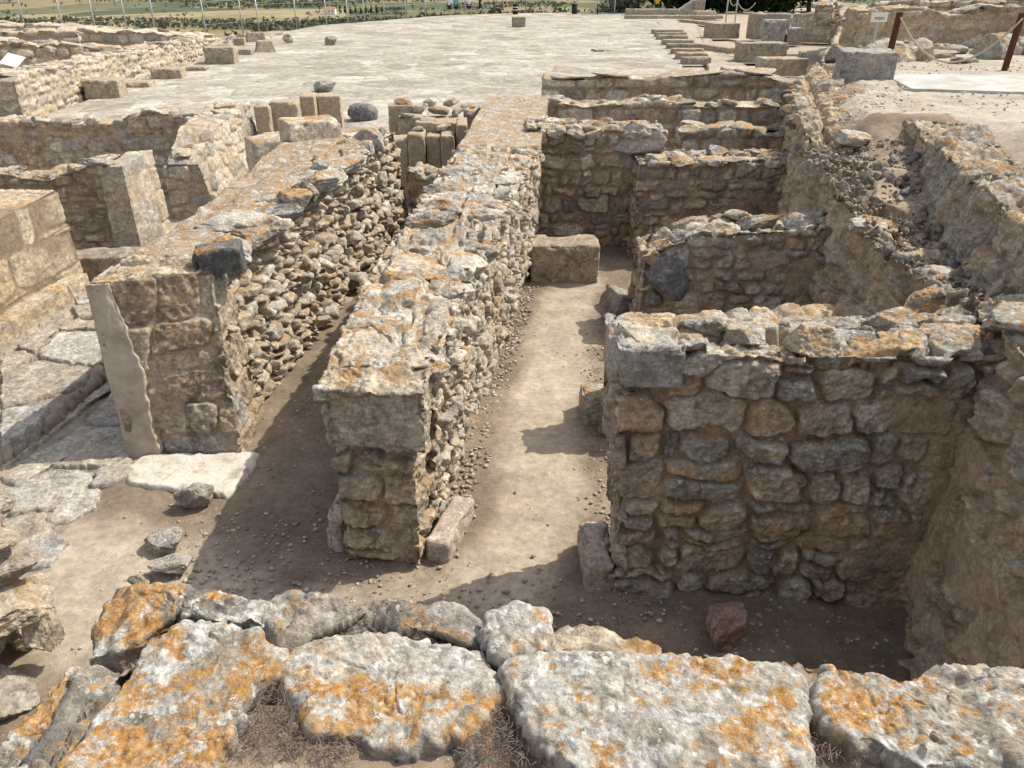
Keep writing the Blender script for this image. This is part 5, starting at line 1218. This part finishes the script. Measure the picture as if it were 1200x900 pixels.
# information board at left
x, y, _ = W(34, 110, .15)
ib = thing('information_board', 'slanted white information panel on a dark post at the left edge of the court', 'sign', (x, y, .1))
bevbox('panel', (-.32, -.28, 0), (.32, .28, .03), M['signw'], None, .005, -.3, None, (.55, .25)); o = COL.objects[-1]; o.parent = ib; o.location = (-.25, 0, 1.12)
bevbox('post', (-.06, -.04, 0), (.06, .04, 1.1), M['black'], None, .008, -.3, None, (0, -.2)); o = COL.objects[-1]; o.parent = ib

# ------------------------------------------------------------------ fence
fpx = [(-30, 28), (29, 31), (75, 37), (113, 38), (151, 36), (195, 35), (242, 42), (285, 38), (320, 32), (354, 30), (383, 30), (408, 28), (427, 25), (451, 22.5), (478, 20), (500, 19), (545, 17), (590, 15.5), (617, 15.5), (640, 15.5), (676, 16), (720, 17)]
fence = thing('wire_fence', 'thin grey wire fence with slender posts along the far edge of the court', 'fence', (*W(242, 42, .1)[:2], 0))
tops = []
for k, (px, py) in enumerate(fpx):
    x, y, _ = W(px, py, .12); y = min(y, float(yedge(np.array([x]))[0]) - .6)
    big = px in (195,)
    h = 2.9 if px < 300 and not big else (3.6 if big else 2.4)
    tube_obj('post', [(x, y, -.2), (x, y, h)], .075 if big else .05, M['steel'], fence, 6); tops.append((x, y, h))
wp = []
for zf in (.25, .5, .75, .97):
    for a, b in zip(tops[:-1], tops[1:]):
        V, F, T = tube([(a[0], a[1], .1 + (a[2] - .1) * zf), (b[0], b[1], .1 + (b[2] - .1) * zf)], .008, 4); wp.append((V, F, None))
link('wire', mesh_np('wire', wp, M['steel']), fence)
# handrail, bins
a = np.array(W(700, 17, .15)); b = np.array(W(720, 18, .15))
hr = thing('handrail', 'black sloping handrail at the far edge of the court', 'handrail', a)
tube_obj('rail', [a + (0, 0, .9), b + (0, -.5, .25)], .05, M['black'], hr); tube_obj('upright', [a, a + (0, 0, .95)], .06, M['black'], hr)
for px, lab in ((604, 'small black litter bin with pale bands at the far edge of the court'), (673, 'plain dark litter bin near the handrail at the far edge of the court')):
    a = np.array(W(px, 16.5, .15)); a[1] = min(a[1], float(yedge(a[:1])[0]) - 1.5)
    t = thing('litter_bin', lab, 'bin', a)
    tube_obj('body', [a, a + (0, 0, .1), a + (0, 0, .85)], [.26, .28, .3], M['black'], t, 14); tube_obj('rim', [a + (0, 0, .85), a + (0, 0, .92)], [.33, .33], M['black'], t, 14)
    if px == 604:
        for zz_ in (.35, .6): tube_obj('band', [a + (0, 0, zz_), a + (0, 0, zz_ + .07)], [.305, .31], M['signw'], t, 14)

# ------------------------------------------------------------------ people at the far edge
def person(px, py, rz, top, bottom, label, walk=.1, shirt_long=False):
    x, y, _ = W(px, py, .17); y = min(y, float(yedge(np.array([x]))[0]) - 1.4)
    t = thing('person', label, 'person', (x, y, .16))
    vs = [(0, 0, .95), (0, 0, 1.15), (0, 0, 1.36), (0, 0, 1.47), (0, -.01, 1.56), (0, -.01, 1.68),
          (.09, 0, .9), (.1, -walk, .5), (.1, -walk * .6, .08), (.1, -walk * .6 - .16, .03),
          (-.09, 0, .9), (-.1, walk * .8, .5), (-.1, walk * 1.6, .1), (-.1, walk * 1.6 - .15, .03),
          (.19, 0, 1.38), (.23, .03, 1.12), (.25, -.06, .88), (.25, -.09, .78), (-.19, 0, 1.38), (-.23, .02, 1.12), (-.24, -.1, .89), (-.24, -.13, .79)]
    ed = [(0, 1), (1, 2), (2, 3), (3, 4), (4, 5), (0, 6), (6, 7), (7, 8), (8, 9), (0, 10), (10, 11), (11, 12), (12, 13), (2, 14), (14, 15), (15, 16), (16, 17), (2, 18), (18, 19), (19, 20), (20, 21)]
    rr = [.15, .13, .16, .06, .085, .09, .09, .06, .045, .04, .09, .06, .045, .04, .055, .042, .034, .036, .055, .042, .034, .036]
    me = bpy.data.meshes.new('body'); me.from_pydata(vs, ed, []); me.materials.append(M['skin'])
    o = bpy.data.objects.new('body', me); COL.objects.link(o); o.parent = t
    o.modifiers.new('skin', 'SKIN'); sk = me.skin_vertices[0].data
    for i, q_ in enumerate(rr): sk[i].radius = (q_, q_ * (.75 if i < 3 else 1))
    sk[0].use_root = True
    s2 = o.modifiers.new('sub', 'SUBSURF'); s2.levels = s2.render_levels = 2
    def ell(name, rings, mat):
        V = []; n = 14
        for z, rx, ry, cx, cy in rings:
            a = np.arange(n) / n * 6.2832; V.append(np.stack([cx + rx * np.cos(a), cy + ry * np.sin(a), np.full(n, z)], 1))
        m = len(V); V = np.concatenate(V); i = np.arange(n); i2 = (i + 1) % n
        F = np.concatenate([np.stack([k * n + i, k * n + i2, (k + 1) * n + i2, (k + 1) * n + i], 1) for k in range(m - 1)])
        return V, F, None
    lo = .8 if shirt_long else .9
    sl_ = [ell('s', [(1.4, .09, .085, s * .2, 0), (1.28, .08, .08, s * .235, .01), (1.17, .075, .075, s * .25, .02)], None) for s in (1, -1)]
    o = bpy.data.objects.new('shirt', mesh_np('shirt', [ell('s', [(lo, .19, .15, 0, 0), (1.1, .18, .14, 0, 0), (1.32, .22, .15, 0, 0), (1.44, .17, .11, 0, 0), (1.48, .08, .08, 0, 0)], None)] + sl_, top)); COL.objects.link(o); o.parent = t
    sh_ = [ell('p', [(.92, .115, .13, s * .09, 0), (.7, .11, .12, s * .1, (-walk if s > 0 else walk * .8) * .5), (.52, .1, .105, s * .1, (-walk if s > 0 else walk * .8) * .95)], None) for s in (1, -1)]
    o = bpy.data.objects.new('shorts', mesh_np('shorts', [ell('p', [(1.0, .185, .14, 0, 0), (.86, .2, .15, 0, 0)], None)] + sh_, bottom)); COL.objects.link(o); o.parent = t
    V, F = ico(3); o = bpy.data.objects.new('hair', mesh_np('hair', [((V * (.1, .11, .09)) + (0, .015, 1.71), F, None)], M['hair'])); COL.objects.link(o); o.parent = t
    t.rotation_euler = (0, 0, rz)
person(528, 17.2, 2.6, M['whitec'], M['darkc'], 'person in a white top and dark trousers, left of the turquoise shirt by the fence', .12)
person(535, 17.2, 2.9, M['teal'], M['darkc'], 'person in a turquoise shirt and dark shorts by the far fence', .05, True)
person(550, 16.8, 3.3, M['whitec'], M['darkc'], 'person in a pale grey shirt between the turquoise shirt and the walker', .04, True)
person(563, 16.8, 1.9, M['darkc'], M['darkc'], 'person in dark clothes striding at the right of the group by the far fence', .26)
person(769, 15.5, 3.0, M['yellow'], M['darkc'], 'person in a yellow shirt by the stone bench at the far right corner', .05)

# ------------------------------------------------------------------ vegetation
def tree(px, py, h, rad, label, mat, seed, n=2600, size=.34, z=0., name='tree', low=.08, cat='tree', dy=0):
    x, y, _ = W(px, py, .15); y += dy
    gz = float(ground_z(np.array([x]), np.array([y]))[0])
    t = thing(name, label, cat, (x, y, gz))
    rr = random.Random(seed)
    V = [tube([(x, y, gz - .2), (x + rr.uniform(-.1, .1) * rad, y, gz + h * .3), (x + rr.uniform(-.2, .2) * rad, y, gz + h * .7)], [h * .035, h * .026, h * .01], 8)]
    for k in range(5):
        a = k * 1.3 + rr.random(); b = h * rr.uniform(.15, .4)
        V.append(tube([(x, y, gz + b), (x + math.cos(a) * rad * .5, y + math.sin(a) * rad * .5, gz + b + h * .18), (x + math.cos(a) * rad * .8, y + math.sin(a) * rad * .8, gz + b + h * .32)], [h * .016, h * .01, h * .004], 6))
    link('trunk', mesh_np('trunk', [(v[0], v[1], None) for v in V], M['bark']), t)
    L = leaves((x, y, gz + h * (.5 + low / 2)), (rad * 1.25, rad * 1.25, h * (.62 - low / 2)), n, size, seed, 16, .35)
    L[0][:, 2] = np.maximum(L[0][:, 2], gz + .05)
    link('crown', mesh_np('crown', [L], mat, False), t)
tr = [(742, 14, 6.5, 3.2, 'shaggy green cypress-like tree at the far right corner of the court', 'olive', 2),
      (783, 12, 8, 4.2, 'very dark dense tree right behind the person in yellow', 'pine', 3), (815, 11, 8.5, 4.4, 'very dark tree behind the tilted slab and upright stone', 'pine', 4),
      (846, 12, 7, 4.0, 'dark tree with mid-green edges behind the white rope posts', 'pine', 5), (886, 12, 7, 4.2, 'brighter green bushy tree in the middle of the dark row', 'bright', 6),
      (920, 12, 8.5, 4.6, 'dark tree behind the grey slab on the wall top', 'pine', 7), (948, 12, 8, 4.2, 'rightmost dark tree of the row, next to the distant hill', 'pine', 8)]
for k, (px, py, h, rd, lab, m_, sd) in enumerate(tr): tree(px, py, h, rd, lab, M[m_], sd, 6500, .4, low=0.)
shr = [(288, 33, 3.0, 2.8, 'grey-green bush beyond the fence, beside the end of the pale court wall', 'scrub'), (258, 30, 2.6, 2.4, 'olive-grey bush beyond the fence behind the tumbled rubble', 'scrub'), (322, 28, 2.4, 2.6, 'low grey bush beyond the fence, level with the peaked block', 'scrub'),
       (455, 17, 2.2, 2.6, 'small olive bush beyond the fence left of the people', 'olive'), (494, 16, 3.4, 3.2, 'rounded grey-green bush just left of the people', 'scrub'), (519, 15, 3.2, 2.8, 'grey-green bush right behind the person in white', 'scrub'), (578, 13, 2.6, 3.6, 'dry brownish bush between the people and the banded bin', 'scrub'), (622, 13, 3.0, 3.0, 'pale bush right of the banded bin', 'scrub'), (661, 13, 2.8, 2.6, 'bright green shrub beside the plain dark bin', 'bright'), (725, 13, 3.0, 2.6, 'dark bush next to the handrail', 'olive')]
for k, (px, py, h, rd, lab, m_) in enumerate(shr): tree(px, py, h, rd, lab, M[m_], 40 + k, 1500, .22, name='shrub', low=0, cat='bush', dy=4)
x, y, _ = W(1196, 8, 4.)
tg = thing('shrub', 'bright green bush at the top right corner beyond the ruins', 'bush', (x, y, 3.0)); link('foliage', mesh_np('foliage', [leaves((x + 2, y, 3.6), (4, 3, 1.6), 2500, .25, 60)], M['bright'], False), tg)

# far groves on the plain
r = np.random.default_rng(21); gp = []
cnt = 0
while cnt < 9500:
    y = 560 * math.exp(r.uniform(0, 1.35)); x = r.uniform(-.78, .62) * y
    p = np.array([[x / 170., y / 120., 3.]])
    dens = fbm(p, 3, 5)[0]
    if dens < .1 and r.uniform() > .02: continue
    cnt += 1
    s = r.uniform(1.2, 3.0); gz = -35
    n = 24
    V, F, A_ = leaves((x, y, gz + s * .85), (s * 1.2, s * 1.2, s), n, s * .42, int(r.integers(1e9)), 5, .3)
    gp.append((V, F, A_))
struct(link('olive_groves', mesh_np('olive_groves', gp, M['olive'], False)), 'stuff')
# scrub on the slope
gp = []
for k in range(700):
    x = r.uniform(-70, 60); y = float(yedge(np.array([x]))[0]) + r.uniform(1.5, 26); gz = float(ground_z(np.array([x]), np.array([y]))[0]); s = r.uniform(.5, 1.3)
    gp.append(leaves((x, y, gz + s * .5), (s * 1.5, s * 1.5, s), 60, s * .3, int(r.integers(1e9)), 5, .3))
struct(link('hillside_scrub', mesh_np('hillside_scrub', gp, M['scrub'], False)), 'stuff')
# house and cypresses on the plain
hx, hy, _ = W(387, 17, -35)
hs = thing('house', 'tiny white farmhouse on the plain beside the row of cypresses', 'house', (hx, hy, -35))
bevbox('wall', (-6, -4, 0), (6, 4, 5.5), M['white'], None, .1); o = COL.objects[-1]; o.parent = hs
me = bpy.data.meshes.new('roof'); me.from_pydata([(-6.4, -4.4, 5.5), (6.4, -4.4, 5.5), (6.4, 4.4, 5.5), (-6.4, 4.4, 5.5), (-5.5, 0, 7.4), (5.5, 0, 7.4)], [], [(0, 1, 5, 4), (2, 3, 4, 5), (1, 2, 5), (3, 0, 4), (3, 2, 1, 0)]); me.materials.append(M['tile'])
o = bpy.data.objects.new('roof', me); COL.objects.link(o); o.parent = hs
for wx in (-3.5, 0, 3.5):
    bevbox('window', (wx - .6, -4.06, 2.6), (wx + .6, -3.9, 4.2), M['ink'], None, .02); o = COL.objects[-1]; o.parent = hs
for k in range(9):
    x = hx + 12 + k * 5.5; y = hy - 8
    t = thing('cypress', 'slim dark cypress in the distant row beside the tiny white farmhouse', 'tree', (x, y, -35), 'cypresses in a row on the plain')
    link('trunk', mesh_np('trunk', [tube([(x, y, -35.2), (x, y, -32)], [.25, .2], 6)[:2] + (None,)], M['bark']), t)
    link('crown', mesh_np('crown', [leaves((x, y, -30), (1.5, 1.5, 5.2), 300, .6, 900 + k, 14, .2)], M['pine'], False), t)

# ------------------------------------------------------------------ light, sky, camera
EL, AZ = math.radians(51), math.atan2(.90, .42)          # azimuth from +Y towards +X
sd = Vector((math.sin(AZ) * math.cos(EL), math.cos(AZ) * math.cos(EL), math.sin(EL)))
w = bpy.data.worlds.new('World'); sc.world = w; w.use_nodes = True
sky = w.node_tree.nodes.new('ShaderNodeTexSky'); sky.sky_type = 'NISHITA'; sky.sun_disc = False
sky.sun_elevation = EL; sky.sun_rotation = AZ; sky.air_density = 1.; sky.dust_density = 2.0; sky.ozone_density = 1.
hs_ = w.node_tree.nodes.new('ShaderNodeHueSaturation'); hs_.inputs['Saturation'].default_value = .4   # thin high cloud
w.node_tree.links.new(sky.outputs[0], hs_.inputs['Color']); w.node_tree.links.new(hs_.outputs[0], w.node_tree.nodes['Background'].inputs[0]); w.node_tree.nodes['Background'].inputs[1].default_value = .145
L = bpy.data.lights.new('sun', 'SUN'); L.energy = 3.1; L.angle = math.radians(.5); L.color = (1, .925, .795)
lo = bpy.data.objects.new('sun', L); COL.objects.link(lo); lo.rotation_euler = sd.to_track_quat('Z', 'Y').to_euler()
cam = bpy.data.cameras.new('camera'); cam.sensor_width = 36; cam.lens = FPX / 1200 * 36; cam.clip_end = 20000; cam.clip_start = .05
co = bpy.data.objects.new('camera', cam); COL.objects.link(co); co.location = (0, 0, CAMZ); co.rotation_euler = (math.pi / 2 - TH, 0, 0)
sc.camera = co
sc.view_settings.view_transform = 'Standard'; sc.view_settings.look = 'None'; sc.view_settings.exposure = .66; sc.view_settings.gamma = 1
sc.render.engine = 'CYCLES'; sc.cycles.use_denoising = True
sc.cycles.max_bounces = 5; sc.cycles.diffuse_bounces = 3
